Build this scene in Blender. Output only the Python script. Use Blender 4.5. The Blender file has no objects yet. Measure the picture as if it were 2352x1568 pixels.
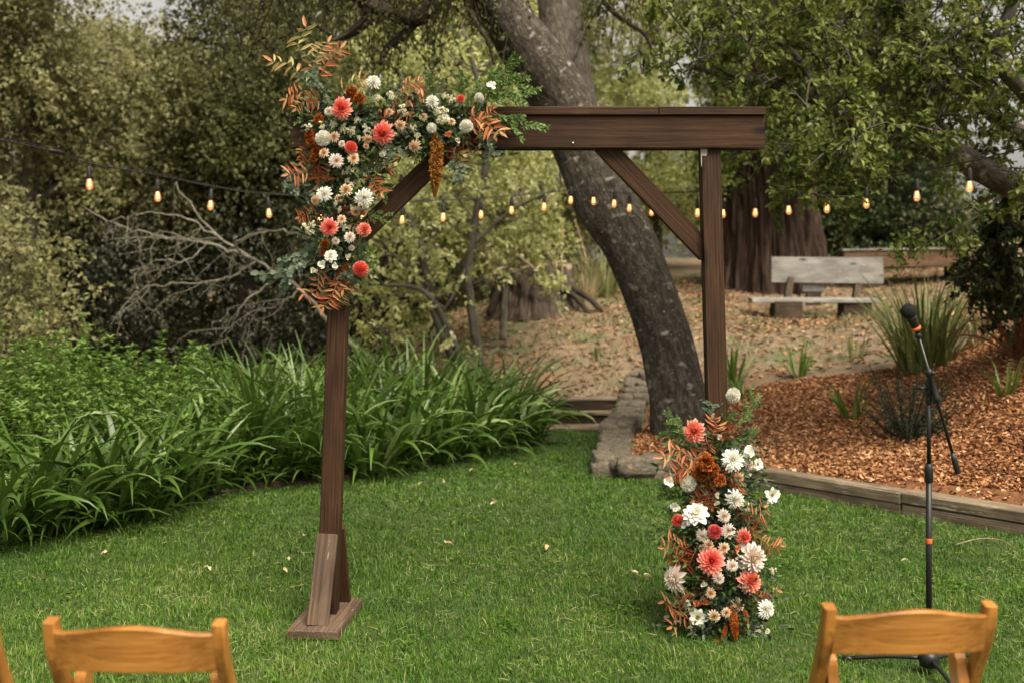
import bpy, bmesh, math, random
import numpy as np
from mathutils import Vector, Matrix, Quaternion

random.seed(7)
RNG = np.random.default_rng(11)
SC = bpy.context.scene
COL = SC.collection

# ------------------------------------------------------------------ camera
# level camera with a vertical lens shift; 1 m at the arch (5 m away) is 500 of 2352 picture units
EYE, FPX, HOR = 1.62, 2500.0, 600.0
cam = bpy.data.cameras.new('camera')
cam_o = bpy.data.objects.new('camera', cam)
COL.objects.link(cam_o)
cam_o.location = (0, 0, EYE)
cam_o.rotation_euler = (math.radians(90), 0, 0)
cam.sensor_width = 36
cam.lens = 36 * FPX / 2352
cam.shift_y = -(784 - HOR) / 2352
cam.clip_start = 0.05
cam.clip_end = 1000
cam.dof.use_dof = True
cam.dof.focus_distance = 4.93
cam.dof.aperture_fstop = 2.2
SC.camera = cam_o

# ------------------------------------------------------------------ sky, sun, exposure
world = bpy.data.worlds.new('World')
SC.world = world
world.use_nodes = True
wn, wl = world.node_tree.nodes, world.node_tree.links
wn.clear()
sky = wn.new('ShaderNodeTexSky')
sky.sky_type = 'NISHITA'
sky.sun_disc = False
SUN_EL, SUN_AZ = 58.0, 148.0      # azimuth clockwise from +Y: a high veiled sun to the right
sky.sun_elevation = math.radians(SUN_EL)
sky.sun_rotation = math.radians(SUN_AZ)
sky.air_density = 1.0
sky.dust_density = 4.0
sky.ozone_density = 1.0
hsv = wn.new('ShaderNodeHueSaturation')
hsv.inputs['Saturation'].default_value = 0.08
hsv.inputs['Value'].default_value = 1.0
bg = wn.new('ShaderNodeBackground')
bg.inputs['Strength'].default_value = 0.095
wo = wn.new('ShaderNodeOutputWorld')
wl.new(sky.outputs[0], hsv.inputs['Color'])
warm = wn.new('ShaderNodeMix'); warm.data_type = 'RGBA'; warm.blend_type = 'MULTIPLY'   # thin warm overcast
warm.inputs['Factor'].default_value = 1.0
warm.inputs['B'].default_value = (1.0, 0.96, 0.87, 1)
wl.new(hsv.outputs[0], warm.inputs['A'])
wl.new(warm.outputs['Result'], bg.inputs['Color'])
wl.new(bg.outputs[0], wo.inputs['Surface'])

sun = bpy.data.lights.new('sun', 'SUN')
sun.energy = 4.0
sun.angle = math.radians(38)
sun.color = (1.0, 0.89, 0.70)
sun_o = bpy.data.objects.new('sun', sun)
COL.objects.link(sun_o)
_az, _el = math.radians(SUN_AZ), math.radians(SUN_EL)
_d = Vector((math.sin(_az) * math.cos(_el), math.cos(_az) * math.cos(_el), math.sin(_el)))
sun_o.rotation_euler = _d.to_track_quat('Z', 'Y').to_euler()
sun_o.location = _d * 30

SC.view_settings.view_transform = 'Standard'
SC.view_settings.look = 'None'
SC.view_settings.gamma = 1
SC.view_settings.use_curve_mapping = False
SC.view_settings.exposure = 0.85
SC.render.engine = 'CYCLES'
SC.cycles.max_bounces = 6
SC.cycles.diffuse_bounces = 3
SC.cycles.transmission_bounces = 4
SC.cycles.transparent_max_bounces = 6


def P(px, py, Y):
    """point at depth Y that the photograph shows at (px, py) of a 2352 wide picture"""
    return np.array([(px - 1176) * Y / FPX, Y, EYE - (py - HOR) * Y / FPX])


def G(px, py):
    """point of the flat lawn seen at (px, py)"""
    Y = EYE * FPX / (py - HOR)
    return np.array([(px - 1176) * Y / FPX, Y, 0.0])


# ------------------------------------------------------------------ mesh builder
class MB:
    def __init__(s):
        s.v, s.f, s.t, s.g, s.n = [], [], [], [], 0

    def add(s, v, faces, tint=0.5, grain=None):
        v = np.asarray(v, float).reshape(-1, 3)
        for f in (faces if isinstance(faces, list) else [faces]):
            f = np.asarray(f, np.int64)
            if len(f):
                s.f.append(f + s.n)
        s.v.append(v)
        s.t.append(np.full(len(v), tint, float) if np.isscalar(tint) else np.asarray(tint, float))
        s.g.append(v if grain is None else np.asarray(grain, float))
        s.n += len(v)
        return s

    def verts(s):
        return np.concatenate(s.v)

    def mesh(s, name, mats, smooth=True, off=(0, 0, 0)):
        V = np.concatenate(s.v) - np.asarray(off, float)
        me = bpy.data.meshes.new(name)
        me.vertices.add(len(V))
        me.vertices.foreach_set('co', V.astype(np.float32).ravel())
        loops = np.concatenate([f.ravel() for f in s.f])
        tot = np.concatenate([np.full(len(f), f.shape[1]) for f in s.f])
        st = np.concatenate([[0], np.cumsum(tot)[:-1]])
        me.loops.add(len(loops))
        me.loops.foreach_set('vertex_index', loops.astype(np.int32))
        me.polygons.add(len(tot))
        me.polygons.foreach_set('loop_start', st.astype(np.int32))
        me.polygons.foreach_set('use_smooth', np.full(len(tot), bool(smooth)))
        a = me.attributes.new('tint', 'FLOAT', 'POINT')
        a.data.foreach_set('value', np.concatenate(s.t).astype(np.float32))
        b = me.attributes.new('grain', 'FLOAT_VECTOR', 'POINT')
        b.data.foreach_set('vector', np.concatenate(s.g).astype(np.float32).ravel())
        for m in (mats if isinstance(mats, (list, tuple)) else [mats]):
            me.materials.append(m)
        me.update(calc_edges=True)
        return me

    def build(s, name, mat, parent=None, smooth=True):
        """link as one object; vertices are given in world space, a parent has no rotation"""
        off = wloc(parent) if parent else (0, 0, 0)
        o = bpy.data.objects.new(name, s.mesh(name, mat, smooth, off))
        COL.objects.link(o)
        if parent:
            o.parent = parent
        return o

    def top(s, name, mat, loc, smooth=True):
        """one-mesh thing with its origin at loc"""
        o = bpy.data.objects.new(name, s.mesh(name, mat, smooth, loc))
        o.location = loc
        COL.objects.link(o)
        return o


def wloc(o):
    v = Vector((0, 0, 0))
    while o:
        v = v + o.location
        o = o.parent
    return np.array(v)


def tag(o, label=None, cat=None, group=None, kind=None):
    if label: o['label'] = label
    if cat: o['category'] = cat
    if group: o['group'] = group
    if kind: o['kind'] = kind
    return o


def thing(name, label, cat, loc=(0, 0, 0), group=None):
    o = bpy.data.objects.new(name, None)
    o.empty_display_size = 0.1
    COL.objects.link(o)
    o.location = Vector(tuple(float(c) for c in loc))
    return tag(o, label, cat, group)


def link(name, me, parent=None, loc=(0, 0, 0), rot=None, scale=None):
    """another object that shares mesh data"""
    o = bpy.data.objects.new(name, me)
    COL.objects.link(o)
    o.parent = parent
    o.location = Vector(tuple(float(c) for c in loc))
    if rot is not None:
        o.rotation_mode = 'QUATERNION'
        o.rotation_quaternion = rot
    if scale is not None:
        o.scale = (scale,) * 3 if np.isscalar(scale) else scale
    return o


def unit(v):
    v = np.asarray(v, float)
    n = np.linalg.norm(v, axis=-1, keepdims=True)
    return v / np.maximum(n, 1e-9)


def rdir(n, rng=RNG):
    return unit(rng.normal(size=(n, 3)))


def curve(pts, n):
    """Catmull-Rom through pts, n samples"""
    p = np.asarray(pts, float)
    if len(p) == 2:
        return p[0] + (p[1] - p[0]) * np.linspace(0, 1, n)[:, None]
    q = np.vstack([2 * p[0] - p[1], p, 2 * p[-1] - p[-2]])
    u = np.linspace(0, len(p) - 1 - 1e-6, n)
    i = u.astype(int)
    t = (u - i)[:, None]
    a, b, c, d = q[i], q[i + 1], q[i + 2], q[i + 3]
    return 0.5 * (2 * b + (c - a) * t + (2 * a - 5 * b + 4 * c - d) * t ** 2 + (3 * b - a - 3 * c + d) * t ** 3)


def tube(mb, pts, r, seg=6, tint=0.5, cap=True, wob=0.0):
    p = np.asarray(pts, float)
    n = len(p)
    r = np.full(n, r, float) if np.isscalar(r) else np.interp(np.linspace(0, 1, n), np.linspace(0, 1, len(r)), r)
    tg = unit(np.gradient(p, axis=0))
    ref = np.array([0.0, 0, 1]) if abs(tg[:, 2]).mean() < 0.8 else np.array([0.0, 1, 0])
    a = unit(np.cross(tg, ref))
    b = np.cross(tg, a)
    th = np.arange(seg) * 2 * math.pi / seg
    R = r[:, None] * (1 + (wob * RNG.normal(size=(n, seg)) if wob else 0))
    v = p[:, None] + R[..., None] * (a[:, None] * np.cos(th)[None, :, None] + b[:, None] * np.sin(th)[None, :, None])
    ln = np.concatenate([[0], np.cumsum(np.linalg.norm(np.diff(p, axis=0), axis=1))])
    g = np.stack([np.repeat(ln, seg), np.tile(np.cos(th), n) * np.repeat(r, seg), np.tile(np.sin(th), n) * np.repeat(r, seg)], 1)
    i = np.arange(n - 1)[:, None] * seg
    j = np.arange(seg)[None, :]
    k = (j + 1) % seg
    q = np.stack([i + j, i + k, i + seg + k, i + seg + j], -1).reshape(-1, 4)
    fs = [q]
    if cap:
        fs += [np.arange(seg)[::-1][None], (np.arange(seg) + (n - 1) * seg)[None]]
    mb.add(v.reshape(-1, 3), fs, tint, g)


def frame(D, N):
    D = unit(D)
    S = unit(np.cross(N, D))
    N = np.cross(D, S)
    return D, S, N


def leaves(mb, B, D, N, L, W, tint=0.5, kind='diamond', fold=0.25, curl=0.15):
    """n leaves: base B, axis D, normal N, length L, width W"""
    n = len(B)
    L = np.broadcast_to(np.asarray(L, float), (n,))[:, None]
    W = np.broadcast_to(np.asarray(W, float), (n,))[:, None]
    D, S, N = frame(D, N)
    tint = np.broadcast_to(np.asarray(tint, float), (n,))
    if kind == 'diamond':
        m = B + D * L * 0.45 + N * W * fold
        v = np.stack([B, m + S * W * 0.5, B + D * L - N * L * curl, m - S * W * 0.5], 1)
        i = np.arange(n)[:, None] * 4
        f = np.concatenate([i + np.array([[0, 1, 2]]), i + np.array([[0, 2, 3]])])
        mb.add(v.reshape(-1, 3), f, np.repeat(tint, 4))
    else:
        a, w1, b, w2 = (0.28, 0.42, 0.66, 0.40) if kind == 'oval' else (0.3, 0.5, 0.72, 0.5)
        m1 = B + D * L * a + N * W * fold * 0.7
        m2 = B + D * L * b + N * W * fold * 0.7 - N * L * curl * 0.3
        v = np.stack([B, m1 + S * W * w1, m2 + S * W * w2, B + D * L - N * L * curl, m2 - S * W * w2, m1 - S * W * w1], 1)
        i = np.arange(n)[:, None] * 6
        f = np.concatenate([i + np.array([[0, 1, 2, 3]]), i + np.array([[0, 3, 4, 5]])])
        mb.add(v.reshape(-1, 3), f, np.repeat(tint, 6))


def blades(mb, B, az, L, W, el=1.35, droop=1.6, seg=6, tint=0.5, keel=0.0, tipw=0.1, rng=RNG):
    """arching strap leaves; el = start elevation, droop = how far the angle falls along the blade"""
    n = len(B)
    bc = lambda x: np.broadcast_to(np.asarray(x, float), (n,))
    az, L, W, el, droop, tint = map(bc, (az, L, W, el, droop, tint))
    u = np.linspace(0, 1, seg + 1)
    ang = el[:, None] - droop[:, None] * u[None] ** 1.7
    st = (L / seg)[:, None]
    r = np.concatenate([np.zeros((n, 1)), np.cumsum(np.cos(ang[:, :-1]) * st, 1)], 1)
    z = np.concatenate([np.zeros((n, 1)), np.cumsum(np.sin(ang[:, :-1]) * st, 1)], 1)
    cx, cy = np.cos(az)[:, None], np.sin(az)[:, None]
    p = np.stack([B[:, 0:1] + cx * r, B[:, 1:2] + cy * r, B[:, 2:3] + z], -1)
    w = (1 - u ** 3 * (1 - tipw)) * (0.7 + 0.3 * np.sin(np.pi * u))
    tw = rng.normal(0, 0.5, (n, 1)) * (0.4 + u[None])
    sx = np.stack([-np.sin(az)[:, None] * np.cos(tw), np.cos(az)[:, None] * np.cos(tw), np.sin(tw)], -1)
    hw = (W[:, None] * w[None] * 0.5)[..., None]
    l, rr = p + sx * hw, p - sx * hw
    if keel:
        c = p.copy(); c[..., 2] -= W[:, None] * keel
        v = np.stack([l, c, rr], 2); k = 3
    else:
        v = np.stack([l, rr], 2); k = 2
    i = (np.arange(n)[:, None, None] * (seg + 1) + np.arange(seg)[None, :, None]) * k
    j = np.arange(k - 1)[None, None, :]
    f = np.stack([i + j, i + j + 1, i + j + 1 + k, i + j + k], -1).reshape(-1, 4)
    mb.add(v.reshape(-1, 3), f, np.repeat(tint, (seg + 1) * k))


def box(mb, c, size, M=None, bev=0.004, tint=0.5, wear=0.0):
    """chamfered plank: size along its own x, y, z; M = 3x3 columns; grain runs along own x unless the longest differs"""
    bm = bmesh.new()
    bmesh.ops.create_cube(bm, size=1)
    for v in bm.verts:
        v.co = Vector((v.co.x * size[0], v.co.y * size[1], v.co.z * size[2]))
    if bev:
        bmesh.ops.bevel(bm, geom=bm.edges[:], offset=bev, segments=1, affect='EDGES')
    bm.verts.ensure_lookup_table()
    v = np.array([p.co[:] for p in bm.verts])
    fs = {}
    for f in bm.faces:
        fs.setdefault(len(f.verts), []).append([q.index for q in f.verts])
    bm.free()
    if wear:
        v = v + RNG.normal(0, wear, v.shape)
    ax = int(np.argmax(size))
    g = np.roll(v, -ax, axis=1) + RNG.uniform(-5, 5, 3)
    w = v @ (np.eye(3) if M is None else np.asarray(M, float)).T + np.asarray(c, float)
    mb.add(w, [np.array(a) for a in fs.values()], tint, g)


def axes(x, zhint=(0, -1, 0)):
    """3x3 with columns x, y, z; x along the given direction, z near the hint"""
    x = unit(x); z = np.asarray(zhint, float)
    y = unit(np.cross(z, x)); z = np.cross(x, y)
    return np.stack([x, y, z], 1)


def quat(M):
    return Matrix(M.tolist()).to_quaternion()


def lathe(mb, prof, c, ax=(0, 0, 1), seg=12, tint=0.5):
    """prof: (radius, height) pairs along axis ax from c"""
    prof = np.asarray(prof, float)
    M = axes(ax, (0.3, -1, 0.2))
    th = np.arange(seg) * 2 * math.pi / seg
    n = len(prof)
    v = np.asarray(c, float) + prof[:, 1][:, None, None] * M[:, 0] + prof[:, 0][:, None, None] * (
        np.cos(th)[None, :, None] * M[:, 1] + np.sin(th)[None, :, None] * M[:, 2])
    i = np.arange(n - 1)[:, None] * seg
    j = np.arange(seg)[None]
    k = (j + 1) % seg
    q = np.stack([i + j, i + k, i + seg + k, i + seg + j], -1).reshape(-1, 4)
    mb.add(v.reshape(-1, 3), [q, np.arange(seg)[::-1][None], (np.arange(seg) + (n - 1) * seg)[None]], tint)


def vnoise(p, s=1.0, seed=0):
    """cheap smooth 3-D noise in about -1..1"""
    p = np.asarray(p, float) * s
    r = np.random.default_rng(seed)
    o = np.zeros(p.shape[:-1])
    for k in range(7):
        d = r.normal(size=3) * (0.7 + 0.35 * k)
        o = o + np.sin(p @ d + r.uniform(0, 6.28) + 1.3 * np.sin(p @ r.normal(size=3))) / (1 + 0.35 * k)
    return o / 3.0


# ------------------------------------------------------------------ materials
def new_mat(name):
    m = bpy.data.materials.new(name)
    m.use_nodes = True
    nt = m.node_tree
    b = nt.nodes['Principled BSDF']
    return m, nt.nodes, nt.links, b


def ramp(nodes, stops):
    r = nodes.new('ShaderNodeValToRGB')
    e = r.color_ramp.elements
    e[0].position, e[0].color = stops[0][0], (*stops[0][1], 1)
    e[1].position, e[1].color = stops[-1][0], (*stops[-1][1], 1)
    for p, c in stops[1:-1]:
        x = e.new(p); x.color = (*c, 1)
    return r


def leaf_mat(name, stops, trans=0.35, rough=0.5, spec=0.3):
    m, n, l, b = new_mat(name)
    a = n.new('ShaderNodeAttribute'); a.attribute_name = 'tint'
    k = len(stops) - 1
    r = ramp(n, [(i / k, c) for i, c in enumerate(stops)])
    l.new(a.outputs['Fac'], r.inputs['Fac'])
    l.new(r.outputs[0], b.inputs['Base Color'])
    b.inputs['Roughness'].default_value = rough
    b.inputs['Specular IOR Level'].default_value = spec
    if trans:
        t = n.new('ShaderNodeBsdfTranslucent')
        mx = n.new('ShaderNodeMixShader'); mx.inputs[0].default_value = trans
        l.new(r.outputs[0], t.inputs['Color'])
        l.new(b.outputs[0], mx.inputs[1]); l.new(t.outputs[0], mx.inputs[2])
        l.new(mx.outputs[0], n['Material Output'].inputs['Surface'])
    return m


def noise_mat(name, stops, scale=8, coord='Object', stretch=(1, 1, 1), rough=0.8, bump=0.3, detail=8, dist=0.5, extra=None, bscale=None, spec=0.3):
    """colour from stretched noise; extra = (colour, scale, threshold, softness, stretch) second patchy colour"""
    m, n, l, b = new_mat(name)
    if coord == 'grain':
        tc = n.new('ShaderNodeAttribute'); tc.attribute_name = 'grain'; src = tc.outputs['Vector']
    else:
        tc = n.new('ShaderNodeTexCoord'); src = tc.outputs[coord]
    mp = n.new('ShaderNodeMapping'); mp.inputs['Scale'].default_value = stretch
    l.new(src, mp.inputs['Vector'])
    nz = n.new('ShaderNodeTexNoise')
    nz.inputs['Scale'].default_value = scale
    nz.inputs['Detail'].default_value = detail
    nz.inputs['Roughness'].default_value = 0.65
    nz.inputs['Distortion'].default_value = dist
    l.new(mp.outputs[0], nz.inputs['Vector'])
    k = len(stops) - 1
    r = ramp(n, [(0.28 + 0.44 * i / k, c) for i, c in enumerate(stops)])
    l.new(nz.outputs['Fac'], r.inputs['Fac'])
    col = r.outputs[0]
    for ex in (extra or []):
        c, s, th, so, stx = ex
        mp2 = n.new('ShaderNodeMapping'); mp2.inputs['Scale'].default_value = stx
        mp2.inputs['Location'].default_value = (3.1, 1.7, 9.2)
        l.new(src, mp2.inputs['Vector'])
        n2 = n.new('ShaderNodeTexNoise'); n2.inputs['Scale'].default_value = s; n2.inputs['Detail'].default_value = 6
        l.new(mp2.outputs[0], n2.inputs['Vector'])
        r2 = ramp(n, [(th, (0, 0, 0)), (th + so, (1, 1, 1))])
        l.new(n2.outputs['Fac'], r2.inputs['Fac'])
        mx = n.new('ShaderNodeMix'); mx.data_type = 'RGBA'
        l.new(r2.outputs[0], mx.inputs['Factor'])
        l.new(col, mx.inputs['A'])
        mx.inputs['B'].default_value = (*c, 1)
        col = mx.outputs['Result']
    l.new(col, b.inputs['Base Color'])
    b.inputs['Roughness'].default_value = rough
    b.inputs['Specular IOR Level'].default_value = spec
    if bump:
        bp = n.new('ShaderNodeBump'); bp.inputs['Strength'].default_value = bump
        bp.inputs['Distance'].default_value = bscale or 0.02
        l.new(nz.outputs['Fac'], bp.inputs['Height'])
        l.new(bp.outputs[0], b.inputs['Normal'])
    return m


def wood_mat(name, dark, mid, light, wear, worn=0.66, rough=0.6, ring=1.0, spec=0.2):
    """stained board: long grain, growth rings, knots and scraped patches, along the grain attribute's x"""
    m, n, l, b = new_mat(name)
    at = n.new('ShaderNodeAttribute'); at.attribute_name = 'grain'
    src = at.outputs['Vector']
    mp = n.new('ShaderNodeMapping'); mp.inputs['Scale'].default_value = (1.4, 44, 44)
    l.new(src, mp.inputs['Vector'])
    fine = n.new('ShaderNodeTexNoise'); fine.inputs['Scale'].default_value = 3.0; fine.inputs['Detail'].default_value = 9
    fine.inputs['Distortion'].default_value = 0.4
    l.new(mp.outputs[0], fine.inputs['Vector'])
    mw = n.new('ShaderNodeMapping'); mw.inputs['Scale'].default_value = (0.7, 14, 14)
    l.new(src, mw.inputs['Vector'])
    wv = n.new('ShaderNodeTexWave'); wv.wave_type = 'RINGS'; wv.rings_direction = 'X'
    wv.inputs['Scale'].default_value = 1.6; wv.inputs['Distortion'].default_value = 5.0
    wv.inputs['Detail'].default_value = 3; wv.inputs['Detail Scale'].default_value = 0.8
    l.new(mw.outputs[0], wv.inputs['Vector'])
    mxf = n.new('ShaderNodeMix'); mxf.data_type = 'FLOAT'; mxf.inputs['Factor'].default_value = 0.14 * ring
    l.new(fine.outputs['Fac'], mxf.inputs['A']); l.new(wv.outputs['Fac'], mxf.inputs['B'])
    r = ramp(n, [(0.25, dark), (0.5, mid), (0.78, light)])
    l.new(mxf.outputs['Result'], r.inputs['Fac'])
    # big tonal patches
    big = n.new('ShaderNodeTexNoise'); big.inputs['Scale'].default_value = 3.5; big.inputs['Detail'].default_value = 3
    mb_ = n.new('ShaderNodeMapping'); mb_.inputs['Scale'].default_value = (1, 2.2, 2.2)
    l.new(src, mb_.inputs['Vector']); l.new(mb_.outputs[0], big.inputs['Vector'])
    rb = ramp(n, [(0.35, (0.62, 0.6, 0.58)), (0.7, (1.15, 1.12, 1.08))])
    l.new(big.outputs['Fac'], rb.inputs['Fac'])
    mul = n.new('ShaderNodeMix'); mul.data_type = 'RGBA'; mul.blend_type = 'MULTIPLY'; mul.inputs['Factor'].default_value = 1
    l.new(r.outputs[0], mul.inputs['A']); l.new(rb.outputs[0], mul.inputs['B'])
    # knots
    mk = n.new('ShaderNodeMapping'); mk.inputs['Scale'].default_value = (2.4, 7, 7)
    l.new(src, mk.inputs['Vector'])
    vk = n.new('ShaderNodeTexVoronoi'); vk.inputs['Scale'].default_value = 1.0
    l.new(mk.outputs[0], vk.inputs['Vector'])
    rk = ramp(n, [(0.09, (1, 1, 1)), (0.21, (0, 0, 0))])
    l.new(vk.outputs['Distance'], rk.inputs['Fac'])
    kx = n.new('ShaderNodeMix'); kx.data_type = 'RGBA'
    l.new(rk.outputs[0], kx.inputs['Factor']); l.new(mul.outputs['Result'], kx.inputs['A'])
    kx.inputs['B'].default_value = (dark[0] * 0.35, dark[1] * 0.35, dark[2] * 0.35, 1)
    # scraped paint
    ms = n.new('ShaderNodeMapping'); ms.inputs['Scale'].default_value = (9, 110, 110)
    l.new(src, ms.inputs['Vector'])
    ns = n.new('ShaderNodeTexNoise'); ns.inputs['Scale'].default_value = 1.5; ns.inputs['Detail'].default_value = 5
    l.new(ms.outputs[0], ns.inputs['Vector'])
    ps = n.new('ShaderNodeTexNoise'); ps.inputs['Scale'].default_value = 4.0
    l.new(src, ps.inputs['Vector'])
    ad = n.new('ShaderNodeMath'); ad.operation = 'MULTIPLY_ADD'
    l.new(ps.outputs['Fac'], ad.inputs[0]); ad.inputs[1].default_value = 0.5
    l.new(ns.outputs['Fac'], ad.inputs[2])
    rs = ramp(n, [(worn + 0.27, (0, 0, 0)), (worn + 0.35, (1, 1, 1))])
    l.new(ad.outputs[0], rs.inputs['Fac'])
    sx = n.new('ShaderNodeMix'); sx.data_type = 'RGBA'
    l.new(rs.outputs[0], sx.inputs['Factor']); l.new(kx.outputs['Result'], sx.inputs['A'])
    sx.inputs['B'].default_value = (*wear, 1)
    l.new(sx.outputs['Result'], b.inputs['Base Color'])
    b.inputs['Roughness'].default_value = rough
    b.inputs['Specular IOR Level'].default_value = spec
    bp = n.new('ShaderNodeBump'); bp.inputs['Strength'].default_value = 0.35; bp.inputs['Distance'].default_value = 0.004
    l.new(mxf.outputs['Result'], bp.inputs['Height']); l.new(bp.outputs[0], b.inputs['Normal'])
    return m


def plain(name, c, rough=0.5, metal=0.0, spec=0.4):
    """near-uniform painted or moulded surface with a little tonal noise"""
    m, n, l, b = new_mat(name)
    nz = n.new('ShaderNodeTexNoise'); nz.inputs['Scale'].default_value = 40
    r = ramp(n, [(0.3, tuple(x * 0.85 for x in c)), (0.7, tuple(min(1, x * 1.12) for x in c))])
    l.new(nz.outputs['Fac'], r.inputs['Fac']); l.new(r.outputs[0], b.inputs['Base Color'])
    b.inputs['Roughness'].default_value = rough
    b.inputs['Metallic'].default_value = metal
    b.inputs['Specular IOR Level'].default_value = spec
    return m


# ================================================================== THE SETTING
def inpoly(x, y, poly):
    x, y = np.asarray(x, float), np.asarray(y, float)
    r = np.zeros(x.shape, bool)
    n = len(poly)
    for i in range(n):
        (x1, y1), (x2, y2) = poly[i], poly[(i + 1) % n]
        c = (y1 > y) != (y2 > y)
        xi = (x2 - x1) * (y - y1) / ((y2 - y1) if y2 != y1 else 1e-9) + x1
        r ^= c & (x < xi)
    return r


def pdist(x, y, poly, closed=True):
    """distance to a polyline"""
    d = np.full(np.shape(x), 1e9)
    n = len(poly)
    for i in range(n if closed else n - 1):
        a, b = np.array(poly[i], float), np.array(poly[(i + 1) % n], float)
        ab = b - a
        t = np.clip(((x - a[0]) * ab[0] + (y - a[1]) * ab[1]) / (ab @ ab), 0, 1)
        d = np.minimum(d, np.hypot(x - a[0] - t * ab[0], y - a[1] - t * ab[1]))
    return d


TIM_A, TIM_B = np.array([1.28, 8.24]), np.array([4.75, 4.62])       # front foot line of the timber edging
LAWN = [(-14, -6), (15.3, -6), tuple(TIM_B), tuple(TIM_A), (0.80, 8.14), (0.66, 8.3), (0.86, 9.6), (1.02, 10.42), (0.45, 10.42),
        (0.42, 9.85), (-0.41, 8.8), (-1.19, 7.96), (-1.95, 7.6), (-2.25, 6.8), (-2.91, 6.18), (-6, 4.6), (-14, 3)]
BED = [(-14, 3), (-6, 4.6), (-2.91, 6.18), (-2.25, 6.8), (-1.95, 7.6), (-1.19, 7.96), (-0.41, 8.8), (0.42, 9.85), (0.3, 11),
       (-0.8, 10.6), (-2, 10), (-4, 9.2), (-14, 9)]

_ctl = [P(1300, 912, 11.5), P(1400, 905, 11.6), P(1300, 800, 13), P(1300, 720, 14.5), P(1250, 700, 15), P(1130, 765, 14),
        P(1500, 1004, 9.3), P(1560, 1016, 9.3), P(1480, 1030, 8.7), P(1750, 880, 10.5), P(2050, 832, 10.5), P(2120, 856, 10),
        P(2300, 800, 9.4), P(2352, 745, 9.8), P(2352, 1000, 7.6), P(2352, 1150, 6.75), P(2000, 1052, 8.0), P(2000, 905, 9.5),
        P(1780, 1010, 8.9), P(1870, 735, 14.4), P(2010, 742, 14.4), P(1750, 655, 17), P(2100, 640, 17), P(1500, 680, 16),
        P(1700, 800, 12), P(2200, 690, 13)]
CTL = np.array([list(c) for c in _ctl] + [
    [0.75, 10.4, -.02], [0.75, 10.75, .02], [0.78, 11.1, .09], [0.75, 8.2, 0.02], [1.35, 8.35, .05], [2.4, 7.2, .08], [3.1, 6.5, .08], [4.7, 4.8, .08],
    [-3, 13, 0.05], [-6, 20, -.2], [-2.2, 18, .35], [-0.4, 15.5, .95], [0, 25, 1.5], [6, 25, 1.7], [12, 22, 2.0], [9, 11, 1.9],
    [6.5, 8, 1.25], [6.5, 5.5, .5], [-10, 12, 0], [-10, 25, -.2], [-4, 25, .5], [-0.6, 11.6, .15], [-2, 11, .03]])


def _tps(d):
    return np.where(d > 1e-9, d * d * np.log(d + 1e-12), 0)


def _fit():
    x = CTL[:, :2]
    n = len(x)
    K = _tps(np.linalg.norm(x[:, None] - x[None], axis=-1)) + np.eye(n) * 0.03
    Pm = np.hstack([np.ones((n, 1)), x])
    A = np.block([[K, Pm], [Pm.T, np.zeros((3, 3))]])
    return np.linalg.solve(A, np.concatenate([CTL[:, 2], np.zeros(3)]))


_W = _fit()


def hill(x, y):
    """height of the sloping ground"""
    sh = np.shape(x)
    xc, yc = np.clip(np.ravel(x), -11, 12), np.clip(np.ravel(y), 4.6, 25)
    q = np.stack([xc, yc], 1)
    z = np.zeros(len(q))
    for s in range(0, len(q), 20000):
        d = np.linalg.norm(q[s:s + 20000, None] - CTL[None, :, :2], axis=-1)
        z[s:s + 20000] = _tps(d) @ _W[:-3] + _W[-3] + q[s:s + 20000] @ _W[-2:]
    fx, fy = np.ravel(x), np.ravel(y)
    z = np.clip(z, -0.4, 2.4)
    far = np.clip((fy - 34) / 90, 0, 1)
    z = z + 6 * far * far * (3 - 2 * far)
    return z.reshape(sh)


def ground_z(x, y):
    x, y = np.asarray(x, float), np.asarray(y, float)
    z = hill(x, y)
    inb = inpoly(x, y, BED)
    z = np.where(inb, np.minimum(np.maximum(z, 0.02), 0.05), z)
    z = np.where(y < 4.6, np.where(x > 0, 0.1, 0.02), z)
    z = np.where(y < 11.6, np.maximum(z, 0.03), z)
    d = pdist(x, y, LAWN) * np.where(inpoly(x, y, LAWN), -1, 1)          # rises out of the lawn just behind its edge
    k = np.clip((d - 0.01) / 0.16, 0, 1)
    return z * k - 0.06 * (1 - k)


def grid_mesh(xs, ys, zf, keep=None):
    X, Y = np.meshgrid(xs, ys)
    Z = zf(X, Y)
    v = np.stack([X, Y, Z], -1).reshape(-1, 3)
    nx, ny = len(xs), len(ys)
    i = np.arange(ny - 1)[:, None] * nx + np.arange(nx - 1)[None]
    f = np.stack([i, i + 1, i + nx + 1, i + nx], -1).reshape(-1, 4)
    if keep is not None:
        k = keep(X, Y).ravel()
        f = f[k[f].any(1)]
        used = np.unique(f)
        mp = np.zeros(len(v), int); mp[used] = np.arange(len(used))
        v, f = v[used], mp[f]
    mb = MB(); mb.add(v, f)
    return mb


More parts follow.
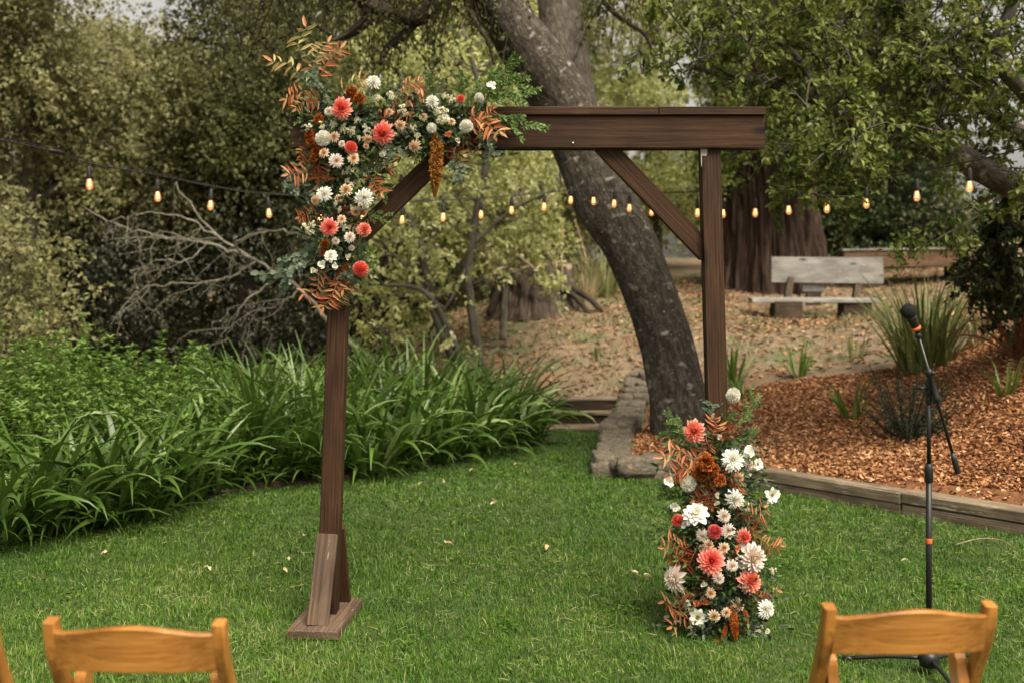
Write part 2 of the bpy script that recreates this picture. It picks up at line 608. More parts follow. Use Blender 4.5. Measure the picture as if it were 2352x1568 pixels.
SOIL = noise_mat('leaf_mould_soil', [(0.028, 0.02, 0.012), (0.06, 0.042, 0.026), (0.11, 0.075, 0.045)], scale=9, bump=0.6, rough=0.95)
HILLM = noise_mat('dry_hillside_earth', [(0.085, 0.06, 0.038), (0.165, 0.12, 0.078), (0.27, 0.205, 0.14)], scale=6, bump=0.5, rough=0.95,
                  extra=[((0.19, 0.105, 0.055), 1.1, 0.55, 0.14, (1, 1, 1)), ((0.11, 0.12, 0.06), 1.7, 0.52, 0.12, (1, 1, 1))])
MULCH = noise_mat('bark_mulch', [(0.06, 0.026, 0.012), (0.16, 0.068, 0.028), (0.27, 0.125, 0.055)], scale=30, bump=0.8, rough=0.95)
LAWNM = noise_mat('lawn_thatch', [(0.022, 0.035, 0.01), (0.04, 0.065, 0.016), (0.075, 0.085, 0.03)], scale=14, bump=0.4, rough=0.95)

xs = np.concatenate([np.linspace(-160, -12, 26), np.linspace(-11.8, 11.8, 190), np.linspace(12, 160, 26)])
ys = np.concatenate([np.linspace(-40, 3.9, 20), np.linspace(4, 19, 126), np.linspace(19.4, 40, 40), np.linspace(42, 260, 40)])
tag(grid_mesh(xs, ys, ground_z).build('hillside_ground', HILLM), 'dry leaf-strewn earth slope rising behind the lawn', kind='structure')
_mbl = MB()
_lp = np.array([(-14, -6, 0.0), (15.3, -6, 0), (8, 11.3, 0), (-14, 11.3, 0)])
_mbl.add(_lp, [np.arange(len(_lp))[None]])
tag(_mbl.build('lawn', LAWNM, smooth=False), 'green mown lawn under the arch', kind='structure')
tag(grid_mesh(np.linspace(-14, 1.2, 110), np.linspace(2.6, 12, 70), lambda x, y: np.minimum(ground_z(x, y), 0.06) + 0.006 + 0.012 * vnoise(np.stack([x, y, x * 0], -1), 5) - 0.05 * ~inpoly(x, y, BED),
              lambda x, y: inpoly(x, y, BED)).build('planting_bed', SOIL), 'dark soil bed behind the lawn edge', kind='structure')

MUL = [tuple(TIM_A + (TIM_B - TIM_A) * t + np.array([0.12, 0.12])) for t in np.linspace(0, 1, 8)] + [
    (7.5, 5.0), (7.5, 10.4), tuple(P(2352, 690, 10.6)[:2]), tuple(P(2210, 790, 10.1)[:2]), tuple(P(2060, 838, 10.4)[:2]),
    tuple(P(1960, 850, 10.4)[:2]), tuple(P(1850, 872, 10.4)[:2]), tuple(P(1700, 905, 10.4)[:2]), (1.75, 10.7), (1.42, 11.0), (1.22, 10.3), (1.0, 9.0), (0.92, 8.36)]


def mulch_z(x, y):
    d = pdist(x, y, MUL) * np.where(inpoly(x, y, MUL), 1, -1)
    d = d + 0.10 * vnoise(np.stack([x, y, x * 0], -1), 3.5, 5)
    low = np.minimum(1, np.maximum(0, (pdist(x, y, [tuple(TIM_A), tuple(TIM_B)], False) - 0.1) / 0.5))
    return hill(x, y) + np.clip(d * 0.25, -0.05, 0.03) + 0.012 * vnoise(np.stack([x, y, x * 0], -1), 9, 3) * low


tag(grid_mesh(np.linspace(0.8, 7.6, 150), np.linspace(4.6, 11.4, 150), mulch_z,
              lambda x, y: inpoly(x, y, MUL) | (pdist(x, y, MUL) < 0.12)).build('mulch_bed', MULCH), 'orange bark mulch slope behind the timber edging', kind='structure')

# ---- wood chips, too many to count
CHIP = leaf_mat('wood_chip', [(0.09, 0.036, 0.016), (0.27, 0.115, 0.046), (0.46, 0.225, 0.10), (0.64, 0.40, 0.23)], trans=0.0, rough=0.85)


def scatter_poly(poly, n, near=True, rng=RNG):
    p = np.array(poly)
    lo, hi = p.min(0), p.max(0)
    out = []
    tot = 0
    while tot < n:
        q = rng.uniform(lo, hi, (n * 3, 2))
        q = q[inpoly(q[:, 0], q[:, 1], poly)]
        vis = np.abs(q[:, 0]) < np.maximum(q[:, 1], 0.5) * 0.5 + 0.15
        q = q[vis]
        if near:
            q = q[rng.uniform(size=len(q)) < np.clip((6.3 / np.maximum(q[:, 1], 1)) ** 2, 0, 1)]
        out.append(q); tot += len(q)
    return np.concatenate(out)[:n]


_q = scatter_poly(MUL, 42000)
_td = pdist(_q[:, 0], _q[:, 1], [tuple(TIM_A), tuple(TIM_B)], False)
_q = _q[(_td > 0.17 + 0.16 * np.clip((_q[:, 0] - 1.9) / 1.2, 0, 1) + 0.08 * vnoise(np.column_stack([_q, _td * 0]), 5, 2)) | (RNG.uniform(size=len(_q)) < 0.12)]
_n = len(_q)
_mz = mulch_z(_q[:, 0], _q[:, 1]) + RNG.uniform(0.0, 0.018, _n)
_mb = MB()
_D = rdir(_n) * np.array([1, 1, 0.45]); _N = rdir(_n) * 0.55 + np.array([0, 0, 1])
_L = RNG.uniform(0.015, 0.05, _n)
leaves(_mb, np.column_stack([_q, _mz]) - unit(_D) * _L[:, None] * 0.5, _D, _N, _L, _L * RNG.uniform(0.22, 0.5, _n),
       np.clip(RNG.normal(0.47, 0.25, _n) + 0.2 * vnoise(np.column_stack([_q, _mz * 0]), 2.2, 17), 0, 1), 'broad', fold=RNG.uniform(-0.1, 0.2), curl=0.05)
tag(_mb.build('wood_chips', CHIP, smooth=False), 'orange brown bark chips covering the mulch bed', 'wood chips', kind='stuff')

# ---- lawn grass
GRASS = leaf_mat('grass_blade', [(0.024, 0.07, 0.006), (0.065, 0.15, 0.011), (0.13, 0.22, 0.026), (0.36, 0.36, 0.16)], trans=0.3, rough=0.45)
_lawn_vis = [(-3.4, 3.3), (3.4, 3.3), tuple(TIM_A + (TIM_B - TIM_A) * 0.62), tuple(TIM_A)] + LAWN[4:15] + [(-3.4, 5.9)]
_pts = []
_want, _have = 270000, 0
_l = np.array(_lawn_vis)
while _have < _want:
    q = RNG.uniform(_l.min(0), _l.max(0), (400000, 2))
    q = q[inpoly(q[:, 0], q[:, 1], _lawn_vis)]
    q = q[np.abs(q[:, 0]) < q[:, 1] * 0.5 + 0.12]
    q = q[RNG.uniform(size=len(q)) < np.clip((3.9 / q[:, 1]) ** 1.8, 0, 1)]
    cl = vnoise(np.column_stack([q, q[:, 0] * 0]), 14, 8)
    q = q[RNG.uniform(size=len(q)) < 0.62 + 0.38 * cl]
    _pts.append(q); _have += len(q)
_q = np.concatenate(_pts)[:_want]
_n = len(_q)
_p3 = np.column_stack([_q, np.zeros(_n)])
_big = vnoise(_p3, 1.6, 21) * 0.6 + vnoise(_p3, 5.0, 22) * 0.5
_dry = np.clip(0.62 - (_q[:, 1] - 4.2) * 0.2, 0.0, 1) * np.clip(0.5 + vnoise(_p3, 2.3, 24), 0, 1)
_tint = np.clip(0.27 + 0.2 * _big + 0.16 * vnoise(_p3, 17, 25) + RNG.normal(0, 0.15, _n) + 0.28 * _dry + (RNG.uniform(size=_n) < 0.05 + 0.16 * _dry) * 0.4, 0, 1)
_wd = RNG.uniform(0.0022, 0.0042, _n) * np.clip(_q[:, 1] / 4.6, 1, 2.3)
_mb = MB()
blades(_mb, _p3 - np.array([0, 0, 0.004]), RNG.uniform(0, 6.283, _n), RNG.uniform(0.018, 0.042, _n) * (1 + 0.35 * _big) * np.where(RNG.uniform(size=_n) < .1, 1.7, 1), _wd, RNG.uniform(0.35, 1.45, _n),
       RNG.uniform(0.2, 1.5, _n), 2, _tint, tipw=0.15)
tag(_mb.build('lawn_grass', GRASS), 'short green lawn grass with paler dry patches', 'grass', kind='stuff')

# ---- small weeds and dead thatch worked into the lawn
_mb = MB(); _r = np.random.default_rng(91)
for k in range(46):
    c = scatter_poly(_lawn_vis, 1, True, _r)[0]
    m = int(_r.uniform(20, 70)); q = c + _r.normal(0, _r.uniform(.03, .09), (m, 2)) * [1, 1.3]
    leaves(_mb, np.column_stack([q, _r.uniform(.012, .035, m)]), rdir(m, _r) * [1, 1, .25], rdir(m, _r) * .4 + [0, 0, 1], _r.uniform(.012, .026, m), _r.uniform(.010, .02, m), np.clip(_r.normal(.3, .15, m), 0, 1), 'broad')
_q = scatter_poly(_lawn_vis, 9000, True, _r); _q = _q[vnoise(np.column_stack([_q, _q[:, 0] * 0]), 3.1, 24) > .05]; _n = len(_q)
blades(_mb, np.column_stack([_q, _r.uniform(.008, .03, _n)]), _r.uniform(0, 6.283, _n), _r.uniform(.02, .06, _n), .003, _r.uniform(-.1, .5, _n), _r.uniform(0, .8, _n), 2, np.clip(_r.normal(.9, .12, _n), 0, 1))
tag(_mb.build('lawn_weeds', GRASS), 'small round weed leaves and straw bits scattered in the lawn', 'weeds', kind='stuff')

# ---- litter and dry grass on the slope
LITTER = leaf_mat('leaf_litter', [(0.09, 0.048, 0.026), (0.20, 0.105, 0.05), (0.31, 0.175, 0.088), (0.44, 0.31, 0.19)], trans=0.15, rough=0.7)
_hp = [tuple(P(*a)[:2]) for a in ((980, 830, 11.8), (1290, 930, 11.3), (1440, 925, 11.2), (1500, 900, 11.5), (1750, 890, 10.6), (2060, 838, 10.5), (2352, 700, 10.8),
                                  (2352, 640, 18), (1000, 640, 18))]
_q = np.concatenate([scatter_poly(_hp, 19000, False), scatter_poly(_hp, 4000, False) * 0 + 0][:1])
_q = _q[RNG.uniform(size=len(_q)) < 0.55 + 0.45 * vnoise(np.column_stack([_q, _q[:, 0] * 0]), 1.3, 31)]
_n = len(_q)
_mb = MB()
leaves(_mb, np.column_stack([_q, hill(_q[:, 0], _q[:, 1]) + RNG.uniform(0.005, 0.03, _n)]), rdir(_n) * np.array([1, 1, 0.3]), rdir(_n) * 0.5 + np.array([0, 0, 1]),
       RNG.uniform(0.035, 0.10, _n), RNG.uniform(0.02, 0.055, _n), RNG.uniform(0, 1, _n) ** 0.8, 'oval', fold=0.2)
tag(_mb.build('leaf_litter', LITTER), 'tan and orange dead leaves strewn over the slope', 'leaf litter', kind='stuff')
DRYG = leaf_mat('dry_grass', [(0.07, 0.09, 0.03), (0.12, 0.14, 0.05), (0.28, 0.24, 0.12), (0.4, 0.32, 0.18)], trans=0.25)
_q = scatter_poly(_hp, 26000, False)
_k = vnoise(np.column_stack([_q, _q[:, 0] * 0]), 2.1, 41)
_q = _q[RNG.uniform(size=len(_q)) < np.clip(_k * 1.6 + 0.15, 0.05, 1)]
_n = len(_q)
_mb = MB()
blades(_mb, np.column_stack([_q, hill(_q[:, 0], _q[:, 1])]), RNG.uniform(0, 6.283, _n), RNG.uniform(0.04, 0.13, _n), RNG.uniform(0.006, 0.012, _n), RNG.uniform(0.6, 1.4, _n), 1.0, 2,
       np.clip(RNG.normal(0.45, 0.25, _n), 0, 1))
tag(_mb.build('slope_grass', DRYG), 'sparse dry grass tufts on the bare slope', 'grass', kind='stuff')

# ---- timber edging of the mulch bed, each timber a part
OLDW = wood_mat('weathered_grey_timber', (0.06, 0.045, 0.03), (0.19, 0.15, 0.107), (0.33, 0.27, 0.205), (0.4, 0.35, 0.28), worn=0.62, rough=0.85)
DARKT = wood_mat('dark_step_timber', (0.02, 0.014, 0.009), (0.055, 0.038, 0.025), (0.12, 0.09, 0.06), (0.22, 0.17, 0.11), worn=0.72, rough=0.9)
edg = thing('timber_edging', 'weathered grey timber edging along the foot of the mulch bed', 'garden edging', (*TIM_A, 0))
_dir = np.array([*(TIM_B - TIM_A), 0]); _len = np.linalg.norm(_dir); _dir /= _len
_nor = np.array([-_dir[1], _dir[0], 0])
_s = 0.0
for k, (ln, dz) in enumerate(((1.75, 0.0), (1.85, 0.004), (1.5, -0.003))):
    for z0, h, w, o in ((-0.05, 0.115, 0.15, 0.006), (0.066, 0.075, 0.165, 0.0)):
        c = np.array([*TIM_A, 0]) + _dir * (_s + ln / 2) + _nor * (w / 2 + o) + np.array([0, 0, z0 + h / 2 + dz])
        mb = MB(); box(mb, c, (ln - 0.006, w, h), np.stack([_dir, _nor, [0, 0, 1]], 1), 0.008, wear=0.003)
        mb.build('timber', OLDW, edg, smooth=False)
    _s += ln

# ---- timber steps up the slope
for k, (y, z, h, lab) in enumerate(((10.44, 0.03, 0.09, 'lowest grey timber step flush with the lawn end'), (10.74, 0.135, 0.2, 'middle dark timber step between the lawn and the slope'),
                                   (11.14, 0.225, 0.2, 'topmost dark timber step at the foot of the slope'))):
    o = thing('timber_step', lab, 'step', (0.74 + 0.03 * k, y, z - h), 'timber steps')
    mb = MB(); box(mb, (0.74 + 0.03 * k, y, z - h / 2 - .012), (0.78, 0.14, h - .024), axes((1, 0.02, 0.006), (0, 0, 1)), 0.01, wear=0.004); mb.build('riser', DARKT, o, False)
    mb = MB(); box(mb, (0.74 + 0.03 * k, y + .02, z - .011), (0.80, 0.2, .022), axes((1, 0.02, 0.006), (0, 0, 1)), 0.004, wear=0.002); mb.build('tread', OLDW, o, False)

# ---- dry stone wall round the oak, each stone a part
STONE = noise_mat('mossy_field_stone', [(0.045, 0.037, 0.027), (0.115, 0.097, 0.073), (0.22, 0.19, 0.15)], scale=7, bump=0.7, rough=0.95, bscale=0.02,
                  extra=[((0.10, 0.11, 0.04), 3.0, 0.58, 0.1, (1, 1, 1)), ((0.3, 0.2, 0.11), 4.0, 0.62, 0.1, (1, 1, 1))])


def stone_mesh(i):
    bm = bmesh.new()
    bmesh.ops.create_cube(bm, size=1)
    bmesh.ops.subdivide_edges(bm, edges=bm.edges[:], cuts=3, use_grid_fill=True)
    v = np.array([p.co[:] for p in bm.verts])
    s = unit(v) * 0.58
    v = v * 0.62 + s * 0.38
    v *= (1 + 0.16 * vnoise(v, 3.2, 50 + i))[:, None]
    v += 0.035 * np.stack([vnoise(v, 8, 60 + i + 10 * k) for k in range(3)], 1)
    f = np.array([[q.index for q in p.verts] for p in bm.faces])
    bm.free()
    mb = MB(); mb.add(v, f)
    return mb.mesh('stone', STONE)


STONES = [stone_mesh(i) for i in range(7)]
wall = thing('stone_wall', 'low mossy stone wall edging the mulch round the leaning oak', 'stone wall', (0.8, 8.2, 0))
_rr = random.Random(5)
_wl = curve([(1.42, 8.30), (1.05, 8.22), (0.84, 8.22), (0.76, 8.36), (0.86, 9.0), (0.98, 9.8), (1.12, 10.5), (1.28, 11.2), (1.4, 11.7)], 260)
_cum = np.concatenate([[0], np.cumsum(np.linalg.norm(np.diff(_wl, axis=0), axis=1))])
_s, _i = 0.05, 0
while _s < _cum[-1]:
    ln = _rr.uniform(0.17, 0.30)
    c = np.array([np.interp(_s, _cum, _wl[:, k]) for k in (0, 1)])
    t = np.array([np.interp(_s + 0.05, _cum, _wl[:, k]) for k in (0, 1)]) - c
    a = math.atan2(t[1], t[0])
    base = max(0.0, float(hill(c[0], c[1])) if c[1] > 9.5 else 0.0)
    nx, ny = -math.sin(a), math.cos(a)
    for course in range(2):
        for side in (-1, 1):
            h = _rr.uniform(0.08, 0.12)
            l2 = ln * _rr.uniform(0.9, 1.12)
            wd = _rr.uniform(0.13, 0.18)
            q = (c[0] + nx * 0.06 * side + _rr.uniform(-.012, .012) - wall.location.x + t[0] * course * 0.8, c[1] + ny * 0.06 * side + _rr.uniform(-.012, .012) - wall.location.y + t[1] * course * .8,
                 base + (0.02 if course == 0 else 0.085) + _rr.uniform(-.008, .01))
            o = link('stone', STONES[_i % 7], wall, q, None, (l2 * 1.12, wd * 1.15, h * 1.25))
            o.rotation_euler = (_rr.uniform(-.12, .12), _rr.uniform(-.12, .12), a + _rr.uniform(-.15, .15) + math.pi * _rr.randint(0, 1))
            _i += 1
    _s += ln * 0.92


# ================================================================== TREES
def bark(name, stops, sc=5, st=(0.6, 2.5, 2.5), lichen=None, bump=0.8):
    ex = [(lichen, 9, 0.60, 0.14, (1.6, 1.0, 1.0)), (lichen, 38, 0.64, 0.10, (1.5, .8, .8))] if lichen else None
    return noise_mat(name, stops, scale=sc, coord='grain', stretch=st, rough=0.95, bump=bump, extra=ex, bscale=0.04, spec=0.15)


OAKBARK = bark('oak_bark', [(0.018, 0.014, 0.010), (0.06, 0.05, 0.04), (0.15, 0.132, 0.11)], 11, (1.0, 2.6, 2.6), (0.33, 0.31, 0.27))
GREYBARK = bark('grey_bark', [(0.04, 0.034, 0.027), (0.09, 0.08, 0.065), (0.17, 0.155, 0.13)], 12)
DARKBARK = bark('dark_bark', [(0.018, 0.014, 0.011), (0.04, 0.032, 0.025), (0.075, 0.06, 0.048)], 12)
PALEBARK = bark('lichen_bark', [(0.10, 0.09, 0.068), (0.2, 0.185, 0.145), (0.34, 0.315, 0.25)], 14)
REDBARK = bark('redwood_bark', [(0.008, 0.005, 0.004), (0.04, 0.025, 0.018), (0.13, 0.088, 0.068)], 4, (0.4, 9, 9), bump=1.0)

LV_OLIVE = leaf_mat('olive_leaf', [(0.05, 0.055, 0.02), (0.125, 0.132, 0.048), (0.23, 0.23, 0.095), (0.40, 0.385, 0.2)], 0.55)
LV_OAK = leaf_mat('oak_leaf', [(0.032, 0.04, 0.014), (0.075, 0.086, 0.028), (0.13, 0.142, 0.048), (0.22, 0.21, 0.09)], 0.45)
LV_YEL = leaf_mat('pale_yellow_leaf', [(0.13, 0.15, 0.045), (0.29, 0.32, 0.10), (0.48, 0.50, 0.20), (0.68, 0.68, 0.40)], 0.5)
LV_GREEN = leaf_mat('plum_leaf', [(0.025, 0.045, 0.009), (0.07, 0.105, 0.018), (0.14, 0.185, 0.036), (0.28, 0.31, 0.085)], 0.45, 0.4)
LV_DARK = leaf_mat('dark_leaf', [(0.018, 0.028, 0.01), (0.032, 0.05, 0.017), (0.058, 0.085, 0.026), (0.10, 0.13, 0.045)], 0.35, 0.45)
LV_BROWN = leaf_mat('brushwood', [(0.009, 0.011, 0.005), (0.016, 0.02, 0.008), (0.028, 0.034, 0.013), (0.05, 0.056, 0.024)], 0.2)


def leaf_cluster(mb, c, rad, n, L, tb=0.5, droop=0.35, flat=1.0, kind='diamond', rng=RNG, twigs=None):
    """leaves strung along short twigs that fan out of a cluster centre"""
    nt = max(3, n // 14)
    d = unit(rng.normal(size=(nt, 3)) * np.array([1, 1, 0.75]) - np.array([0, 0, droop]))
    tl = rng.uniform(0.45, 1.15, nt) * rad
    s = c + rng.normal(size=(nt, 3)) * rad * 0.28
    ti = rng.integers(0, nt, n)
    u = rng.uniform(0.1, 1, n) ** 0.8
    sag = np.array([0, 0, -1.0])[None] * (u ** 2 * tl[ti] * droop * 0.6)[:, None]
    p = s[ti] + d[ti] * (u * tl[ti])[:, None] * np.array([1, 1, flat]) + sag + rng.normal(size=(n, 3)) * rad * 0.05
    D = d[ti] * 0.6 + rng.normal(size=(n, 3)) * 0.6 + np.array([0, 0, -0.25])
    N = rng.normal(size=(n, 3)) * 0.6 + np.array([0, 0, 1.0])
    LL = L * rng.uniform(0.65, 1.25, n)
    tt = np.clip(tb + rng.normal(0, 0.17, n) + rng.normal(0, 0.08, nt)[ti], 0, 1)
    leaves(mb, p, D, N, LL, LL * rng.uniform(0.5, 0.72, n), tt, kind)
    if twigs is not None:
        for k in range(nt):
            e = s[k] + d[k] * tl[k] + np.array([0, 0, -tl[k] * droop * 0.6])
            m = s[k] + d[k] * tl[k] * 0.5 + np.array([0, 0, -tl[k] * droop * 0.15])
            tube(twigs, [c, s[k], m, e], [0.008, 0.003], 3, cap=False)


def bezlimb(a, b, sag=0.15, n=7, rng=RNG):
    a, b = np.asarray(a, float), np.asarray(b, float)
    L = np.linalg.norm(b - a)
    m1 = a * 0.65 + b * 0.35 + rng.normal(0, 0.07, 3) * L + np.array([0, 0, sag * L])
    m2 = a * 0.3 + b * 0.7 + rng.normal(0, 0.06, 3) * L + np.array([0, 0, sag * L * 0.8])
    return curve([a, m1, m2, b], n)


def tree(name, label, cat, trunk, r, clusters, leafmat, barkmat, n=500, L=0.07, group=None, tb=0.45, droop=0.35, kind='diamond', seg=10, limb_r=0.035, twig=False, tvar=0.12, limbs=True, seed=1):
    """trunk: list of points; clusters: list of (centre, radius)"""
    rng = np.random.default_rng(seed)
    trunk = np.asarray(trunk, float)
    root = thing(name, label, cat, trunk[0], group)
    tp = curve(trunk, max(10, 6 * len(trunk)))
    mt = MB(); tube(mt, tp, r, seg, wob=0.035)
    ml = MB(); mtw = MB() if twig else None
    mlim = MB()
    for c, rad in clusters:
        c = np.asarray(c, float)
        leaf_cluster(ml, c, rad, int(n * (rad / 0.6) ** 1.6 * rng.uniform(0.8, 1.2)), L, tb + rng.normal(0, tvar), droop, kind=kind, rng=rng, twigs=mtw)
        if limbs:
            dd = np.linalg.norm(tp - c, axis=1) + np.maximum(0, tp[:, 2] - c[2] + 0.2) * 1.5
            a = tp[np.argmin(dd)]
            tube(mlim, bezlimb(a, c, 0.1, 7, rng), [limb_r, limb_r * 0.35], 5, cap=False)
    mt.build('trunk', barkmat, root)
    if limbs and mlim.n: mlim.build('limbs', barkmat, root)
    if twig and mtw.n: mtw.build('twigs', barkmat, root)['kind'] = 'stuff'
    ml.build('crown', leafmat, root)
    return root


def ell(c, r, k, rad, seed=0, shell=0.35, up=None):
    """k cluster centres spread through an ellipsoid"""
    rng = np.random.default_rng(seed)
    out = []
    while len(out) < k:
        q = rng.uniform(-1, 1, 3)
        d = np.linalg.norm(q)
        if shell < d < 1:
            out.append((np.asarray(c) + q * np.asarray(r), rad * rng.uniform(0.75, 1.3)))
    return out


def gp(px, py, Y):
    q = P(px, py, Y)
    return np.array([q[0], q[1], float(hill(q[0], q[1])) - 0.05])


# ---- the leaning live oak behind the arch
oak = thing('leaning_oak', 'thick leaning oak trunk with lichen patches and dark upper limb behind the arch', 'tree', P(1572, 1022, 9.3))
_pp = [(1585, 1050, 9.3, .34), (1572, 985, 9.3, .295), (1556, 900, 9.32, .245), (1535, 800, 9.35, .225), (1500, 690, 9.4, .225), (1445, 560, 9.5, .25),
       (1385, 455, 9.6, .27), (1338, 345, 9.7, .255), (1290, 235, 9.75, .275), (1235, 150, 9.7, .27), (1172, 60, 9.6, .22), (1120, -30, 9.5, .20), (1060, -150, 9.3, .18), (1020, -330, 9.1, .14)]
_tp = curve([P(a, b, c) for a, b, c, _ in _pp], 90)
_tr = np.interp(np.linspace(0, 1, 90), np.linspace(0, 1, len(_pp)), [d for *_, d in _pp])


def rough_tube(mb, p, r, seg, amp, seed, sc=(2.0, 6)):
    """thick trunk with lumpy, ridged surface"""
    k = MB(); tube(k, p, list(r), seg)
    v, g = np.concatenate(k.v), np.concatenate(k.g)
    n = len(p)
    cen = np.repeat(np.asarray(p), seg, 0)
    out = unit(v - cen)
    q = np.column_stack([g[:, 0] * sc[0], unit(g[:, 1:]) * sc[1] * 0.35])
    v = v + out * (amp * np.repeat(r, seg) * (vnoise(q, 1.0, seed) * 0.7 + vnoise(q, 3.1, seed + 1) * 0.35))[:, None]
    mb.add(v, k.f[:1], 0.5, g)


mb = MB(); rough_tube(mb, _tp, _tr, 44, 0.10, 3)
mb.build('trunk', OAKBARK, oak)
mb = MB()
rough_tube(mb, curve([P(1322, 300, 10.1), P(1306, 190, 10.3), P(1290, 60, 10.5), P(1276, -60, 10.6), P(1262, -300, 10.8)], 40), np.linspace(.24, .19, 40), 26, 0.05, 13)
mb.build('upper_trunk', noise_mat('pale_oak_bark', [(0.035, 0.028, 0.022), (0.085, 0.073, 0.058), (0.17, 0.15, 0.125)], 9, 'grain', (1.2, 3, 3), 0.95, 0.8, bscale=0.04), oak)
_ob = [[(1130, -20, 9.5), (1060, -25, 9.3), (1000, 5, 9.1), (955, 45, 9.0), (900, 30, 8.9), (835, 5, 8.8), (780, -40, 8.7)],
       [(955, 45, 9.0), (930, 80, 9.0), (890, 110, 9.0), (872, 150, 9.0)],
       [(835, 5, 8.8), (838, 40, 8.8), (800, 75, 8.8), (760, 95, 8.7)],
       [(1060, -25, 9.3), (1085, 40, 9.2), (1120, 95, 9.2), (1135, 150, 9.2)],
       [(900, 30, 8.9), (850, 55, 9.0), (780, 90, 9.1), (720, 60, 9.2), (640, 90, 9.3)],
       [(1262, -150, 10.5), (1400, 20, 10.4), (1480, 80, 10.4), (1505, 140, 10.3)]]
_or = [(.085, .05), (.05, .02), (.035, .014), (.03, .01), (.03, .008), (.03, .012)]
for pts, rr in zip(_ob, _or):
    mb = MB(); tube(mb, curve([P(*q) for q in pts], 26), list(rr), 9, wob=0.06); mb.build('branch', DARKBARK, oak)
mb = MB(); mt = MB()
_r = np.random.default_rng(77)
for k in range(60):
    a = [P(_r.uniform(560, 1150), _r.uniform(-160, 10), _r.uniform(8.3, 10.5)), P(_r.uniform(1250, 1650), _r.uniform(-200, -20), _r.uniform(9.5, 11))][k % 4 == 3]
    leaf_cluster(mb, a, 0.42, 130, 0.05, 0.5 + _r.normal(0, .12), 0.9, rng=_r, twigs=mt)
for k in range(34):      # long drooping twigs with a few leaves
    a = P(_r.uniform(470, 1000), _r.uniform(-120, 20), _r.uniform(8.6, 10.5))
    e = a + np.array([_r.normal(0, .35), _r.normal(0, .2), -_r.uniform(.5, 1.3)])
    pts = curve([a, (a + e) / 2 + _r.normal(0, .1, 3), e], 8); tube(mt, pts, [.006, .002], 3, cap=False)
    u = _r.uniform(0.2, 1, 60)
    q = np.stack([np.interp(u, np.linspace(0, 1, 8), pts[:, i]) for i in range(3)], 1) + _r.normal(0, .05, (60, 3))
    leaves(mb, q, rdir(60, _r) - np.array([0, 0, .5]), rdir(60, _r) * .6 + np.array([0, 0, 1]), .045, .026, np.clip(_r.normal(.35, .18, 60), 0, 1))
mt.build('twigs', DARKBARK, oak)['kind'] = 'stuff'
mb.build('crown', LV_OAK, oak)

# ---- redwood
red = thing('redwood_tree', 'massive ridged redwood trunk rising behind the arch post', 'tree', gp(1760, 655, 17.2))
_n, _sg = 90, 280
_c = curve([P(1757, 690, 17.2), P(1757, 560, 17.2), P(1752, 300, 17.2), P(1745, 0, 17.2), P(1742, -500, 17.2)], _n)
_rad = np.interp(_c[:, 2], [1.0, 1.3, 1.7, 2.4, 4, 9], [.96, .92, .86, .79, .72, .55])
th = np.arange(_sg) * 2 * math.pi / _sg
TH, ZZ = np.meshgrid(th, _c[:, 2])
q = np.stack([np.cos(TH) * 3.2, np.sin(TH) * 3.2, ZZ * 0.22], -1)
rg = np.clip(np.abs(vnoise(q * np.array([2.2, 2.2, 2.6]), 1.6, 4)) * 1.6, 0, 1)
lump = vnoise(q, 1.6, 9)
R = _rad[:, None] * (1 + 0.17 * (rg ** 0.5 - 0.7) + 0.06 * lump + 0.05 * vnoise(q * np.array([1, 1, 7.0]), 3.0, 6) * rg + 0.03 * vnoise(q * np.array([2, 2, 16.0]), 3.0, 16))
v = np.stack([_c[:, 0][:, None] + R * np.cos(TH), _c[:, 1][:, None] + R * np.sin(TH), ZZ], -1).reshape(-1, 3)
i = np.arange(_n - 1)[:, None] * _sg; j = np.arange(_sg)[None]; k = (j + 1) % _sg
mb = MB(); mb.add(v, np.stack([i + j, i + k, i + _sg + k, i + _sg + j], -1).reshape(-1, 4), 0.5, np.stack([ZZ, np.cos(TH), np.sin(TH)], -1).reshape(-1, 3))
mb.build('trunk', REDBARK, red)
mb = MB(); mt = MB(); _r = np.random.default_rng(5)
for k in range(46):
    c = P(_r.uniform(1585, 1900), _r.uniform(150, 400) if k < 30 else _r.uniform(-200, 150), _r.uniform(15.6, 17))
    leaf_cluster(mb, c, 0.45, 170, 0.075, 0.45 + _r.normal(0, .14), 0.5, rng=_r)
    tube(mt, bezlimb([_c[0][0] + _r.uniform(-.5, .5), 17.1, c[2] + .3], c, 0.05, 6, _r), [.02, .006], 4, cap=False)
mt.build('limbs', DARKBARK, red)
mb.build('crown', LV_GREEN, red)

